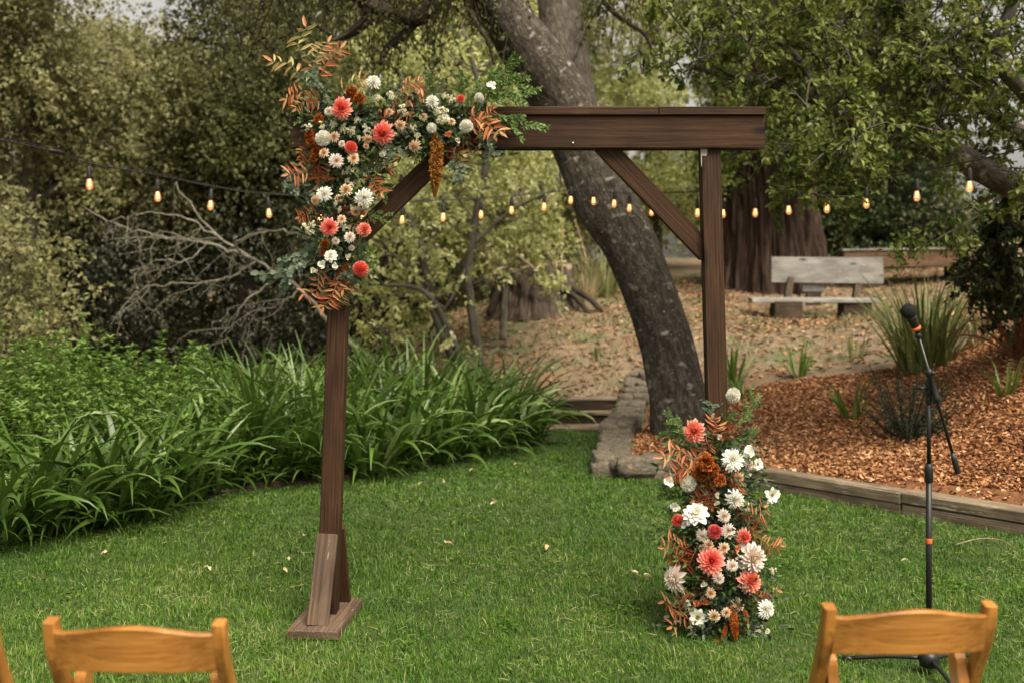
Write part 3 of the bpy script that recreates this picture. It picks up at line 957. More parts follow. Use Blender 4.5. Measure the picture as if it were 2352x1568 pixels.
# ---- plum tree, close on the right, with its long lichen-grey limb
plum = thing('plum_tree', 'green leafy plum tree with long lichen-grey limb reaching over the bench', 'tree', gp(2700, 760, 8.2))
_lim = [[(2700, 760, 8.2), (2560, 560, 8.1), (2440, 470, 8.0), (2330, 430, 7.9), (2210, 365, 7.9), (2100, 320, 7.9), (1985, 285, 8.0), (1890, 235, 8.0), (1800, 200, 8.1), (1700, 180, 8.2), (1620, 160, 8.2), (1570, 150, 8.2)],
        [(2440, 470, 8.0), (2370, 330, 8.2), (2300, 280, 8.3), (2200, 190, 8.4), (2110, 90, 8.5), (2010, 10, 8.5), (1960, -60, 8.5)],
        [(2560, 560, 8.1), (2480, 380, 7.6), (2390, 250, 7.4), (2290, 130, 7.3), (2330, 0, 7.3), (2360, -100, 7.3)],
        [(1985, 285, 8.0), (2030, 200, 7.8), (2120, 170, 7.7), (2230, 130, 7.6)],
        [(1890, 235, 8.0), (1830, 130, 7.9), (1740, 80, 7.9), (1660, 95, 7.9)],
        [(1800, 200, 8.1), (1900, 110, 8.4), (1850, 0, 8.5), (1830, -80, 8.5)],
        [(2100, 320, 7.9), (2010, 350, 7.6), (1930, 330, 7.5), (1850, 390, 7.4)],
        [(2210, 365, 7.9), (2120, 230, 8.2), (2000, 120, 8.3), (1920, 60, 8.3)],
        [(2330, 430, 7.9), (2240, 500, 7.8), (2170, 540, 7.7), (2080, 590, 7.6)],
        [(1620, 160, 8.2), (1590, 90, 8.2), (1540, 30, 8.2), (1500, -40, 8.2)]]
_lr = [(.16, .15, .13, .10, .095, .09, .075, .06, .05, .04, .028, .015), (.08, .03), (.08, .03), (.03, .01), (.03, .01), (.03, .01), (.022, .006), (.035, .012), (.011, .004), (.016, .006)]
mb = MB(); tube(mb, curve([P(*q) for q in _lim[0]], 60), list(_lr[0]), 14, wob=0.05); mb.build('trunk', bark('plum_bark', [(0.03, 0.026, 0.02), (0.075, 0.065, 0.052), (0.14, 0.125, 0.1)], 12, (1.2, 2.2, 2.2), (0.3, 0.29, 0.24)), plum)
for pts, rr in zip(_lim[1:], _lr[1:]):
    mb = MB(); tube(mb, curve([P(*q) for q in pts], 24), list(rr), 8, wob=0.05); mb.build('branch', GREYBARK, plum)
mb = MB(); mt = MB(); _r = np.random.default_rng(15)
_anch = np.concatenate([curve([P(*q) for q in l], 40)[6:] for l in _lim])
for k in range(380):
    a = _anch[_r.integers(len(_anch))]
    px, py = 1176 + a[0] * FPX / a[1], HOR - (a[2] - EYE) * FPX / a[1]
    c = a + _r.normal(0, 1, 3) * np.array([.26, .35, .22]) + np.array([0, 0, 0.08])
    px, py = 1176 + c[0] * FPX / c[1], HOR - (c[2] - EYE) * FPX / c[1]
    if (px > 1990 and px < 2330 and py > 300 and py < 470 and _r.uniform() < 0.75) or py > 480 or px < 1440:
        continue
    leaf_cluster(mb, c, _r.uniform(.16, .3), int(_r.uniform(40, 75)), 0.052, 0.64 + _r.normal(0, .17) + (0.1 if py < 120 else 0), 0.35, rng=_r, kind='oval', twigs=mt)
for k in range(40):
    c = P(_r.uniform(2000, 2420), _r.uniform(-120, 110), _r.uniform(7.4, 9.4))
    leaf_cluster(mb, c, _r.uniform(.2, .34), 80, 0.052, 0.5 + _r.normal(0, .15), 0.35, rng=_r, kind='oval', twigs=mt)
# hanging sprays in front of the redwood
for (x, y, yy, ln) in ((1960, 330, 7.5, .5), (1935, 350, 7.5, .5), (2000, 330, 7.5, .45), (2025, 300, 7.5, .5), (1900, 330, 7.5, .3), (2075, 310, 7.6, .4), (1860, 350, 7.4, .2), (2180, 400, 7.6, .35), (2120, 600, 7.6, .15), (2160, 590, 7.6, .15), (2090, 630, 7.6, .12), (2200, 570, 7.7, .2), (1990, 250, 7.4, .5), (1800, 300, 7.5, .15)):
    a = P(x, y - 60, yy); e = a + np.array([_r.normal(-.05, .06), _r.normal(0, .05), -ln])
    pts = curve([a, (a + e) / 2 + _r.normal(0, .03, 3), e], 8); tube(mt, pts, [.005, .002], 3, cap=False)
    m = int(150 * ln / .45); u = _r.uniform(0.1, 1, m)
    q = np.stack([np.interp(u, np.linspace(0, 1, 8), pts[:, i]) for i in range(3)], 1) + _r.normal(0, .055, (m, 3))
    leaves(mb, q, rdir(m, _r) - np.array([0, 0, .4]), rdir(m, _r) * .6 + np.array([0, -.5, 1]), _r.uniform(.04, .062, m), _r.uniform(.025, .036, m), np.clip(_r.normal(.66, .14, m), 0, 1), 'oval')
mt.build('twigs', GREYBARK, plum)['kind'] = 'stuff'
mb.build('crown', LV_GREEN, plum)
_c = P(1970, 258, 7.38)
mb = MB(); leaves(mb, _c[None], np.array([[-.3, 0, -1.0]]), np.array([[0.2, -1, .2]]), .075, .055, .9, 'broad')
mb.build('autumn_leaf', leaf_mat('autumn_leaf', [(0.5, 0.12, 0.02), (0.6, 0.17, 0.03), (0.68, 0.22, 0.05)], .4), plum)['label'] = 'single orange autumn leaf'

# ---- ivy-dark bush at the right under the plum
cl = [(P(_x, _y, _Y), .3) for _x, _y, _Y in ((2240, 640, 9.0), (2270, 600, 8.6), (2260, 620, 8.6), (2290, 560, 8.4), (2330, 620, 8.3), (2360, 540, 8.4), (2290, 660, 8.6), (2350, 480, 8.6), (2280, 530, 8.8),
                                              (2400, 600, 8.4), (2400, 680, 8.5), (2340, 700, 8.7), (2430, 500, 8.5), (2300, 500, 8.9), (2330, 450, 8.7), (2280, 680, 9.0), (2370, 740, 9.0), (2420, 730, 8.9), (2460, 640, 8.6), (2480, 720, 8.8), (2320, 400, 9.0))]
tree('ivy_bush', 'dark glossy ivy bush overhanging the right end of the slope', 'bush', [gp(2560, 760, 9.2), P(2520, 640, 9.0), P(2440, 560, 8.8)], [.05, .03], cl, LV_DARK, DARKBARK, n=620, L=.06, kind='oval', tb=.4, twig=True, limb_r=.014, seed=8)

# ---- thin yellow-green saplings in the middle
def stems(root, lists, mat):
    for pts, rr in lists:
        mb = MB(); tube(mb, curve([P(*q) for q in pts], 24), list(rr), 8, wob=.05); mb.build('trunk', mat, root)


def airy(name, label, stem, n_cl, box_, seed, mat=LV_YEL, n=70, L=.07, tb=.66, barkm=GREYBARK, rad=.38, cat='tree'):
    r = np.random.default_rng(seed)
    q0 = stem[0][0][0]
    root = thing(name, label, cat, gp(*q0))
    stems(root, stem, barkm)
    mb, mt = MB(), MB()
    allp = np.concatenate([curve([P(*q) for q in s[0]], 20)[5:] for s in stem])
    for k in range(n_cl):
        x0, x1, y0, y1, Y0, Y1 = box_[k % len(box_)]
        c = P(r.uniform(x0, x1), r.uniform(y0, y1), r.uniform(Y0, Y1))
        leaf_cluster(mb, c, rad * r.uniform(.7, 1.2), int(n * r.uniform(.7, 1.3)), L, tb + r.normal(0, .13), .5, rng=r)
        a = allp[np.argmin(np.linalg.norm(allp - c, axis=1) + np.maximum(0, allp[:, 2] - c[2]))]
        tube(mt, bezlimb(a, c, .06, 6, r), [.009, .003], 4, cap=False)
    mt.build('twigs', barkm, root)['kind'] = 'stuff'
    mb.build('crown', mat, root)
    return root


airy('sapling_tree', 'slender dark-trunked sapling with yellow-green leaves behind the lily bed', [([(1108, 860, 12.2), (1090, 760, 12.2), (1075, 640, 12.2), (1085, 540, 12.2), (1105, 440, 12.2), (1115, 360, 12.2), (1100, 200, 12.3), (1060, 60, 12.4)], (.055, .05, .042, .022)),
      ([(1078, 600, 12.2), (1040, 680, 12.1), (1000, 740, 12.0), (985, 770, 12.0)], (.02, .012)), ([(1085, 560, 12.2), (1180, 480, 12.4), (1290, 430, 12.5)], (.025, .01))],
     120, [(820, 1300, 330, 640, 11.8, 14), (860, 1240, 60, 340, 12, 14.5), (1000, 1290, 380, 560, 12, 13.5)], 21)
airy('forked_tree', 'forked dark-stemmed tree with pale leaves left of the slender sapling', [([(1060, 860, 11.9), (1015, 760, 11.9), (985, 660, 12), (965, 560, 12), (930, 470, 12.1), (925, 380, 12.2), (950, 250, 12.3)], (.07, .05, .03, .015)),
      ([(1070, 850, 11.8), (1000, 700, 11.6), (950, 660, 11.6), (880, 655, 11.6)], (.05, .03, .012)), ([(975, 610, 12), (1000, 520, 12.1), (1010, 460, 12.1)], (.03, .012)), ([(985, 660, 12), (900, 580, 12.2), (840, 520, 12.4)], (.03, .01)), ([(925, 830, 12.2), (890, 770, 12.3), (870, 740, 12.4)], (.03, .02))],
     100, [(810, 1060, 400, 800, 11.4, 13.5), (830, 1100, 100, 420, 12, 14)], 22, tb=.6)
airy('pale_sapling', 'thin pale grey sapling stem beside the old stump', [([(1155, 782, 13.3), (1158, 700, 13.3), (1165, 600, 13.3), (1172, 520, 13.3), (1190, 430, 13.4)], (.045, .04, .03, .015)), ([(1145, 800, 13.2), (1120, 815, 13.1)], (.03, .02))],
     16, [(1100, 1280, 420, 560, 13, 14)], 23, barkm=PALEBARK)

# ---- lichen-covered dead tree lying against the dark wood
dead = thing('dead_fallen_tree', 'bare lichen-pale dead tree leaning over the dark undergrowth', 'dead tree', gp(900, 880, 11.2))
_dl = [([(905, 860, 11.2), (840, 815, 11.2), (760, 740, 11.3), (690, 665, 11.4), (600, 605, 11.6), (520, 555, 11.8), (455, 495, 12.0), (400, 420, 12.2)], (.05, .03, .008)),
       ([(560, 585, 11.7), (480, 560, 11.7), (380, 545, 11.8), (280, 520, 12), (190, 480, 12.1)], (.03, .008)),
       ([(500, 545, 11.8), (420, 500, 11.8), (330, 490, 11.9), (240, 510, 12)], (.022, .006)),
       ([(590, 600, 11.6), (520, 640, 11.5), (430, 650, 11.4), (340, 660, 11.4), (290, 690, 11.4)], (.026, .006)),
       ([(600, 605, 11.6), (540, 560, 11.4), (640, 530, 11.3), (740, 560, 11.2), (790, 575, 11.2)], (.024, .008)),
       ([(640, 635, 11.5), (580, 680, 11.4), (540, 730, 11.3), (520, 790, 11.3)], (.022, .006)),
       ([(690, 665, 11.4), (640, 700, 11.3), (590, 720, 11.3), (550, 790, 11.3)], (.02, .006)),
       ([(640, 635, 11.5), (700, 600, 11.6), (760, 620, 11.7)], (.016, .005)),
       ([(480, 560, 11.7), (420, 600, 11.6), (350, 600, 11.6), (300, 640, 11.6)], (.016, .005))]
_r = np.random.default_rng(31)
mk = MB()
for pts, rr in _dl:
    p = curve([P(*q) for q in pts], 26)
    mb = MB(); tube(mb, p + _r.normal(0, .012, p.shape), [q * .62 for q in rr], 6, wob=.08); mb.build('branch', PALEBARK, dead)
    for t in range(6):
        a = p[_r.integers(4, 26)]
        e = a + np.array([_r.normal(-.12, .25), _r.normal(0, .2), -abs(_r.normal(.12, .22))])
        b = bezlimb(a, e, .05, 6, _r)
        tube(mk, b, [.005, .002], 4, cap=False)
        for s in range(2):
            b2 = b[_r.integers(2, 6)]
            tube(mk, bezlimb(b2, b2 + np.array([_r.normal(0, .09), _r.normal(0, .09), -abs(_r.normal(.05, .09))]), .05, 4, _r), [.005, .0025], 3, cap=False)
_lp = mk.verts(); _lp = _lp[_r.integers(len(_lp), size=1500)]; _mq = MB()
leaves(_mq, _lp + _r.normal(0, .012, _lp.shape), rdir(1500, _r) - np.array([0, 0, .8]), rdir(1500, _r), _r.uniform(.015, .045, 1500), _r.uniform(.006, .014, 1500), _r.uniform(0, 1, 1500))
_mq.build('lichen_tufts', leaf_mat('hanging_lichen', [(.12, .12, .09), (.22, .22, .165), (.33, .32, .25)], .3), dead)['kind'] = 'stuff'
mk.build('twigs', PALEBARK, dead)['kind'] = 'stuff'

# ---- the big trees behind, left to right
def mass(x0, x1, y0, y1, Y0, Y1, k, rad, seed):
    r = np.random.default_rng(seed)
    return [(P(r.uniform(x0, x1), r.uniform(y0, y1), r.uniform(Y0, Y1)), rad * r.uniform(.75, 1.25)) for _ in range(k)]


tree('willow_bush', 'olive leafy bush at the far left edge of the wood', 'bush', [gp(20, 850, 11), P(20, 700, 11), P(10, 560, 11)], [.05, .02],
     mass(-260, 110, 520, 800, 10.2, 11.6, 34, .45, 41) + mass(-260, 60, 430, 560, 10.4, 11.6, 10, .4, 42), LV_OLIVE, GREYBARK, 330, .062, tb=.68, seed=41, limb_r=.012)
tree('olive_oak', 'tall olive-green oak closing the left edge above the light string', 'tree', [gp(60, 760, 14.5), P(70, 500, 14.6), P(90, 200, 14.8), P(110, 0, 15)], [.2, .14, .08],
     mass(-300, 170, -150, 480, 13.2, 16, 58, .72, 43) + mass(180, 420, 110, 480, 14, 16.5, 34, .7, 44), LV_OLIVE, GREYBARK, 560, .075, tb=.7, seed=43)
tree('bay_tree', 'dense dark green tree behind the flowered arch corner', 'tree', [gp(560, 800, 15.5), P(560, 500, 15.5), P(590, 200, 15.4), P(600, -50, 15.4)], [.2, .15, .08],
     mass(400, 760, -150, 330, 13.6, 16.6, 60, .72, 45) + mass(330, 760, 320, 520, 14.6, 17, 30, .65, 46), LV_OAK, DARKBARK, 560, .07, tb=.55, seed=45)
tree('hazy_oak', 'olive oak further back between the two nearer trees on the left', 'tree', [gp(330, 760, 21), P(330, 400, 21), P(340, 150, 21)], [.25, .15],
     mass(150, 560, 95, 480, 19.5, 23, 46, 1.0, 47), LV_OLIVE, GREYBARK, 420, .11, tb=.75, seed=47)
tree('yellow_leaved_tree', 'pale yellow-green tree filling the gap behind the flowers', 'tree', [gp(870, 800, 17.5), P(880, 500, 17.5), P(900, 200, 17.5), P(920, 0, 17.5)], [.2, .15, .07],
     mass(740, 1230, -150, 440, 15.5, 18.5, 84, .72, 49), LV_YEL, GREYBARK, 420, .085, tb=.58, seed=49)
tree('backing_oak', 'shadowy olive tree standing behind the two saplings', 'tree', [gp(1000, 740, 20), P(1000, 400, 20), P(1010, 0, 20)], [.24, .12],
     mass(760, 1330, 300, 700, 18.5, 21.5, 52, .85, 50) + mass(900, 1330, -120, 300, 19, 22, 40, .9, 51), LV_OLIVE, GREYBARK, 380, .1, tb=.68, seed=50)
tree('sunlit_tree', 'pale green tree with sky gaps right of the oak trunk', 'tree', [gp(1500, 640, 22), P(1500, 300, 22), P(1490, 0, 22)], [.22, .1],
     mass(1330, 1660, -150, 210, 19.5, 23, 26, .8, 52) + mass(1330, 1640, 230, 520, 19.5, 22.5, 30, .75, 53), LV_YEL, GREYBARK, 300, .1, tb=.55, seed=52)
tree('evergreen_shrub', 'dark evergreen shrub behind the bench and redwood', 'bush', [gp(2040, 640, 19), P(2040, 520, 19), P(2040, 430, 19)], [.12, .06],
     mass(1850, 2200, 320, 610, 18, 20.5, 50, .65, 54), LV_DARK, DARKBARK, 600, .085, tb=.55, seed=54)
tree('roadside_tree', 'green tree far behind the redwood top', 'tree', [gp(2000, 600, 27), P(2000, 300, 27), P(1990, 0, 27)], [.22, .12],
     mass(1620, 2100, -200, 330, 24, 28, 46, 1.2, 56), LV_OAK, GREYBARK, 420, .13, tb=.62, seed=56)

# ---- undergrowth and the far wood: masses no one could count
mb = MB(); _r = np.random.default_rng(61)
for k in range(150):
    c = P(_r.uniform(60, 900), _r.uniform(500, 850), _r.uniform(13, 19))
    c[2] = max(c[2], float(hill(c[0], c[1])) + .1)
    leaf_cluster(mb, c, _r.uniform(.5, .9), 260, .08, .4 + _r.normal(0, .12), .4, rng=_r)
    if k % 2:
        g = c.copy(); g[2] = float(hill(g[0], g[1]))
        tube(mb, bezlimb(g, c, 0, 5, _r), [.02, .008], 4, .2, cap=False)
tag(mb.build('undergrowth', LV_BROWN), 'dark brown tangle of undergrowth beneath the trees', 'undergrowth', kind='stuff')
mb = MB(); _r = np.random.default_rng(62)
for k in range(420):
    x = _r.uniform(-26, 21); y = _r.uniform(28, 42)
    zt = (6.6 if x < -3 else 5.6) + 1.6 * math.sin(x * .7) + _r.normal(0, .6)
    if -15.5 < x < -7: zt = 5.2 + _r.normal(0, .3)
    if x > 8: zt = 3.0 + .5 * math.sin(x)
    c = np.array([x, y, _r.uniform(0.4, max(zt, 1.5))])
    leaf_cluster(mb, c, _r.uniform(1.2, 2.0), 130, .24, .5 + _r.normal(0, .14), .3, rng=_r)
tag(mb.build('far_woodland', LV_OLIVE), 'soft olive wood far behind the garden', 'woodland', kind='stuff')


# ================================================================== STUMP, BENCH, LOG TABLE, SHED
_g = gp(1225, 702, 15)
stump = thing('tree_stump', 'old dark split tree stump half way up the dry slope', 'stump', _g)
_n, _sg = 24, 160
th = np.arange(_sg) * 2 * math.pi / _sg
zz = np.linspace(-.1, .56, _n)
TH, ZZ = np.meshgrid(th, zz)
q = np.stack([np.cos(TH) * 3, np.sin(TH) * 3, ZZ * .8], -1)
R = np.interp(ZZ, [-.1, .1, .56], [.66, .54, .47]) * (1 + .10 * vnoise(q, 1.2, 3) + .16 * np.clip(np.abs(vnoise(q * np.array([1.6, 1.6, 2.0]), 1.6, 2)) * 1.5, 0, 1) ** .5 + .05 * vnoise(q * np.array([1, 1, 5.0]), 4, 8))
top = ZZ + (ZZ > .4) * .10 * vnoise(q, 2.2, 12)
v = np.stack([_g[0] + R * np.cos(TH), _g[1] + R * np.sin(TH), _g[2] + top + .04 * np.cos(TH)], -1).reshape(-1, 3)
i = np.arange(_n - 1)[:, None] * _sg; j = np.arange(_sg)[None]; k = (j + 1) % _sg
mb = MB(); mb.add(v, [np.stack([i + j, i + k, i + _sg + k, i + _sg + j], -1).reshape(-1, 4)], .5, np.stack([ZZ, np.cos(TH), np.sin(TH)], -1).reshape(-1, 3))
mb.build('stump_side', bark('stump_bark', [(0.014, 0.010, 0.008), (0.07, 0.052, 0.04), (0.2, 0.165, 0.135)], 6, (.7, 6, 6)), stump)
ringv = v[-_sg:] * np.array([1, 1, 1]); cen = ringv.mean(0) - np.array([0, 0, .05])
mb = MB(); mb.add(np.vstack([ringv, cen]), np.stack([np.arange(_sg), (np.arange(_sg) + 1) % _sg, np.full(_sg, _sg)], 1))
mb.build('cut_top', noise_mat('rotten_wood', [(0.07, 0.05, 0.035), (0.17, 0.12, 0.08), (0.3, 0.23, 0.16)], 12), stump)
_r = np.random.default_rng(9)
for k in range(3):
    a = _g + np.array([(.38, .5, -.45)[k], -.35, .3]); e = _g + np.array([(.75, .95, -.6)[k], -.55, -.06])
    mb = MB(); tube(mb, curve([a, (a + e) / 2 + [0, 0, .05], e], 8), [.05, .03], 6, wob=.1); mb.build('root_flare', DARKBARK, stump)

STICK = noise_mat('dry_stick', [(0.14, 0.09, 0.055), (0.26, 0.18, 0.12), (0.4, 0.3, 0.21)], 15, 'grain', (1, 3, 3))
for (x0, y0, x1, y1, Y, lab) in ((1293, 520, 1296, 640, 14.6, 'upright tan dead stick standing at the stump'), (1228, 570, 1232, 640, 15.3, 'short pale dead stick behind the stump'),
                                 (1175, 575, 1320, 640, 15.6, 'slanting dead stick leaning over the stump top'), (1180, 640, 1300, 600, 15.4, 'crossing pale stick lying over the stump'),
                                 (1320, 505, 1350, 610, 16.2, 'leaning grey stick behind the stump by the oak')):
    a, b = P(x0, y0, Y), P(x1, y1, Y + .1)
    if y1 > 630: b[2] = float(hill(b[0], b[1])) + (-.05)
    mb = MB(); tube(mb, curve([a, (a + b) / 2 + _r.normal(0, .03, 3), b], 8), [.012, .02], 6, wob=.05)
    tag(mb.top('dead_stick', STICK, b), lab, 'stick', 'dead sticks round the stump')

SILVER = wood_mat('silvered_bench_wood', (0.17, 0.165, 0.155), (0.28, 0.275, 0.265), (0.40, 0.395, 0.38), (0.46, 0.455, 0.44), worn=.7, rough=.85, ring=.6)
BROWNW = wood_mat('brown_bench_wood', (0.03, 0.02, 0.014), (0.07, 0.05, 0.035), (0.13, 0.095, 0.07), (.16, .12, .09), worn=.75, rough=.85)
_b = gp(1880, 735, 14.5)
bench = thing('garden_bench', 'silvery weathered plank bench standing on the slope before the redwood', 'bench', _b)
_bx = unit(np.array([1.0, -.06, -.004])); _by = unit(np.cross([0, 0, 1], _bx))
_M = np.stack([_bx, _by, np.cross(_bx, _by)], 1)
_tilt = 0.2
_Mt = _M @ np.array([[1, 0, 0], [0, math.cos(_tilt), -math.sin(_tilt)], [0, math.sin(_tilt), math.cos(_tilt)]]).T
mb = MB(); box(mb, P(1899, 620, 14.9), (1.51, .06, .35), _M, .006, wear=.006); mb.build('backrest', SILVER, bench, False)
mb = MB(); box(mb, P(1866, 690, 14.45), (1.64, .42, .055), _M, .006, wear=.004); mb.build('seat', SILVER, bench, False)
for x in (1815, 1972):
    mb = MB(); a, b_ = P(x, 640, 14.98), P(x - 12, 725, 14.7); d = b_ - a
    box(mb, (a + b_) / 2, (np.linalg.norm(d), .09, .16), axes(d, (1, 0, 0)) @ np.array([[1, 0, 0], [0, 0, 1], [0, -1, 0.]]), .006); mb.build('back_support', BROWNW, bench, False)
for x in (1806, 1962):
    mb = MB(); c = P(x, 712, 14.42); box(mb, c - np.array([0, 0, .0]), (.36, .36, .24), _M, .01); mb.build('leg', BROWNW, bench, False)
    mb = MB(); c = P(x - 6, 737, 14.42); box(mb, c, (.22, .3, .16), _M, .01); mb.build('foot_block', BROWNW, bench, False)
mb = MB(); box(mb, P(1868, 662, 14.95), (.30, .05, .10), _M, .006); mb.build('lower_slat', SILVER, bench, False)
mb = MB(); box(mb, P(1868, 680, 14.98), (.2, .1, .26), _M, .006); mb.build('middle_support', BROWNW, bench, False)

_t = gp(2110, 640, 16.5)
tab = thing('timber_table', 'massive squared timber table on blocks behind the bench', 'table', _t)
mb = MB(); a, b_ = P(1945, 596, 16.6), P(2290, 592, 16.2); box(mb, (a + b_) / 2 + [0, .28, 0], (np.linalg.norm(b_ - a), .62, .26), axes(b_ - a, (0, 0, 1)), .02, wear=.008)
mb.build('table_top', wood_mat('table_timber', (0.06, 0.035, 0.02), (0.15, 0.09, 0.055), (0.26, 0.18, 0.12), (.36, .3, .24), worn=.66, rough=.85), tab, False)
mb = MB(); box(mb, (a + b_) / 2 + [0, .28, .142], (np.linalg.norm(b_ - a) + .02, .66, .03), axes(b_ - a, (0, 0, 1)), .006); mb.build('top_board', SILVER, tab, False)
for s in (.18, .8):
    c = a + (b_ - a) * s + [0, .28, 0]; g = float(hill(c[0], c[1])) - .05
    mb = MB(); box(mb, (c[0], c[1], (g + c[2] - .12) / 2), (.3, .4, max(.1, c[2] - .12 - g)), None, .01); mb.build('leg', BROWNW, tab, False)

_s = np.array([4.2, 27.0, float(hill(4.2, 26.0)) - .3])
shed = thing('grey_shed', 'pale grey boarded shed glimpsed between the oak and the redwood', 'shed', _s)
GREYP = noise_mat('grey_boards', [(0.2, 0.2, 0.205), (0.3, 0.3, 0.31), (0.38, 0.38, 0.39)], 6, 'grain', (1, 12, 12), .8, .1)
_bd = MB()
for k in range(14):
    mb = MB(); box(mb, _s + [0, 0, .12 + k * .2], (4.4, .03, .19), None, .004)
    mb.build('board', GREYP, shed, False)
for s in (-1, 1):
    mb = MB(); box(mb, _s + [2.2 * s, 1.5, 1.45], (.03, 3, 2.9), None, .004); mb.build('side_wall', GREYP, shed, False)
mb = MB(); box(mb, _s + [0, 1.4, 3.1], (4.9, 3.8, .1), np.array([[1, 0, 0], [0, .97, -.24], [0, .24, .97]]), .01); mb.build('roof', plain('shed_roof', (.32, .31, .34), .7), shed, False)

# ================================================================== PLANTS
STRAP = leaf_mat('strap_leaf', [(0.02, 0.045, 0.008), (0.05, 0.10, 0.014), (0.10, 0.175, 0.03), (0.24, 0.32, 0.11)], .3, .35, .45)
HERB = leaf_mat('herb_leaf', [(0.03, 0.06, 0.010), (0.075, 0.14, 0.02), (0.14, 0.235, 0.045), (0.25, 0.35, 0.11)], .35, .4, .4)
FLAX = leaf_mat('flax_leaf', [(0.04, 0.055, 0.015), (0.10, 0.125, 0.035), (0.17, 0.20, 0.06), (0.34, 0.33, 0.16)], .3, .4)
REDFLAX = leaf_mat('red_flax_leaf', [(0.07, 0.03, 0.018), (0.16, 0.055, 0.03), (0.26, 0.11, 0.055), (0.34, 0.24, 0.13)], .3, .4)
ROSE = leaf_mat('rosemary_leaf', [(0.015, 0.024, 0.012), (0.03, 0.045, 0.022), (0.055, 0.075, 0.04), (0.1, 0.12, 0.07)], .2, .5)


def strap_clump(name, label, c, n, L, W, mat, seed, spread=.16, el=(0.95, 1.5), droop=(.8, 2.2), tb=.5, group=None, cat='plant', bias=0.0):
    r = np.random.default_rng(seed)
    az = r.uniform(0, 6.283, n)
    rad = np.sqrt(r.uniform(0, 1, n)) * spread
    B = np.array(c) + np.stack([np.cos(az) * rad, np.sin(az) * rad, np.zeros(n) - .01], 1)
    az = az + r.normal(0, .5, n)
    LL = L * r.uniform(.55, 1.15, n)
    mb = MB()
    e = r.uniform(*el, n)
    d = r.uniform(*droop, n)
    t = np.clip(tb + r.normal(0, .16, n) + (r.uniform(size=n) < .1) * .35, 0, 1)
    big = LL > L * .6
    blades(mb, B, az, LL, W * r.uniform(.7, 1.2, n), e, d, 8, t, keel=.12, tipw=.12, rng=r)
    return tag(mb.top(name, mat, c), label, cat, group)


def herb(name, label, c, H, spread, n_st, seed, L=.07, tb=.55, group=None, mat=HERB):
    """bushy perennial: many upright leafy stems"""
    r = np.random.default_rng(seed)
    root = thing(name, label, 'plant', c, group)
    ms, ml = MB(), MB()
    for k in range(n_st):
        a = r.uniform(0, 6.283); q = math.sqrt(r.uniform()) * spread
        b = np.array(c) + [math.cos(a) * q, math.sin(a) * q, -.02]
        h = H * r.uniform(.45, 1.0) * (1 - .3 * (q / spread) ** 2)
        e = b + [math.cos(a) * q * .35 + r.normal(0, .05), math.sin(a) * q * .35 + r.normal(0, .05), h]
        p = curve([b, (b + e) / 2 + r.normal(0, .03, 3), e], 8)
        tube(ms, p, [.005, .0025], 3, .35, cap=False)
        m = max(10, int(h / .028))
        u = np.linspace(.18, 1, m)
        P0 = np.stack([np.interp(u, np.linspace(0, 1, 8), p[:, i]) for i in range(3)], 1)
        az = np.arange(m) * 1.7 + r.uniform(0, 6)
        D = np.stack([np.cos(az), np.sin(az), r.uniform(-.1, .6, m)], 1)
        leaves(ml, P0, D, D * np.array([-.5, -.5, 0]) + [0, 0, 1.0] + r.normal(0, .2, (m, 3)), L * r.uniform(.6, 1.15, m) * (1.1 - .4 * u), L * .36 * r.uniform(.7, 1.2, m), np.clip(tb - .28 + .38 * u + r.normal(0, .1, m), 0, 1), 'oval', curl=.28)
        m2 = 6; az = r.uniform(0, 6.283, m2)
        leaves(ml, np.repeat(e[None], m2, 0), np.stack([np.cos(az), np.sin(az), r.uniform(.2, 1.2, m2)], 1), np.tile([0, 0, 1.0], (m2, 1)) + r.normal(0, .3, (m2, 3)), L * .7, L * .25, np.clip(tb + .15 + r.normal(0, .1, m2), 0, 1), 'oval', curl=.3)
    ms.build('stems', HERB, root); ml.build('leaves', mat, root)
    return root


GL = 'strap-leaved lilies along the lawn edge'
GH = 'leafy herbs behind the lilies'
_k = 0
_pos = {'arching front-row lily clump at the lawn edge': [(40, 1245), (130, 1225), (225, 1215), (300, 1200), (395, 1165), (460, 1138), (510, 1122), (560, 1115), (640, 1112), (730, 1108), (850, 1098), (930, 1082), (1010, 1065), (1090, 1052), (1155, 1035), (1205, 1022), (-60, 1270)],
        'upright lily clump inside the bed behind the front row': [(600, 1080), (690, 1078), (790, 1070), (880, 1058), (960, 1040), (1040, 1025), (1105, 1008), (1160, 995), (620, 1045), (900, 1020), (1000, 1000), (780, 1030), (545, 1060)]}
for lab, lst in _pos.items():
    inner = 'inside' in lab
    for x, y in lst:
        g = G(x, y)
        last = strap_clump('lily_clump', lab + (' under the leafy herbs' if x < 420 else ' close to the arch post' if x < 990 else ' nearest the timber steps'), (g[0], g[1] + .12, 0.03), 60 if inner else 58, (1.0 if x < 1000 else .85) if inner else (.66 if x > 1100 else .84 if x > 420 else .84), .044, STRAP, 100 + _k, .17, (1.0, 1.52) if inner else (.85, 1.53), (.4, 1.7) if inner else (.8, 2.3), .52 if inner else .44, GL, 'lily')
        if not inner:       # low blades flopping over the lawn edge
            rr_ = np.random.default_rng(900 + _k); m_ = 34; mq = MB()
            az_ = rr_.uniform(-3.0, -.1, m_)
            blades(mq, np.tile([g[0], g[1] + .08, .03], (m_, 1)) + rr_.normal(0, .1, (m_, 3)) * [1, .4, 0], az_, rr_.uniform(.3, .6, m_), .034, rr_.uniform(.35, 1.0, m_), rr_.uniform(.6, 1.5, m_), 7, np.clip(rr_.normal(.42, .2, m_), 0, 1), keel=.12)
            mq.build('drooping_leaves', STRAP, bpy.context.scene.objects[last.name])
        _k += 1
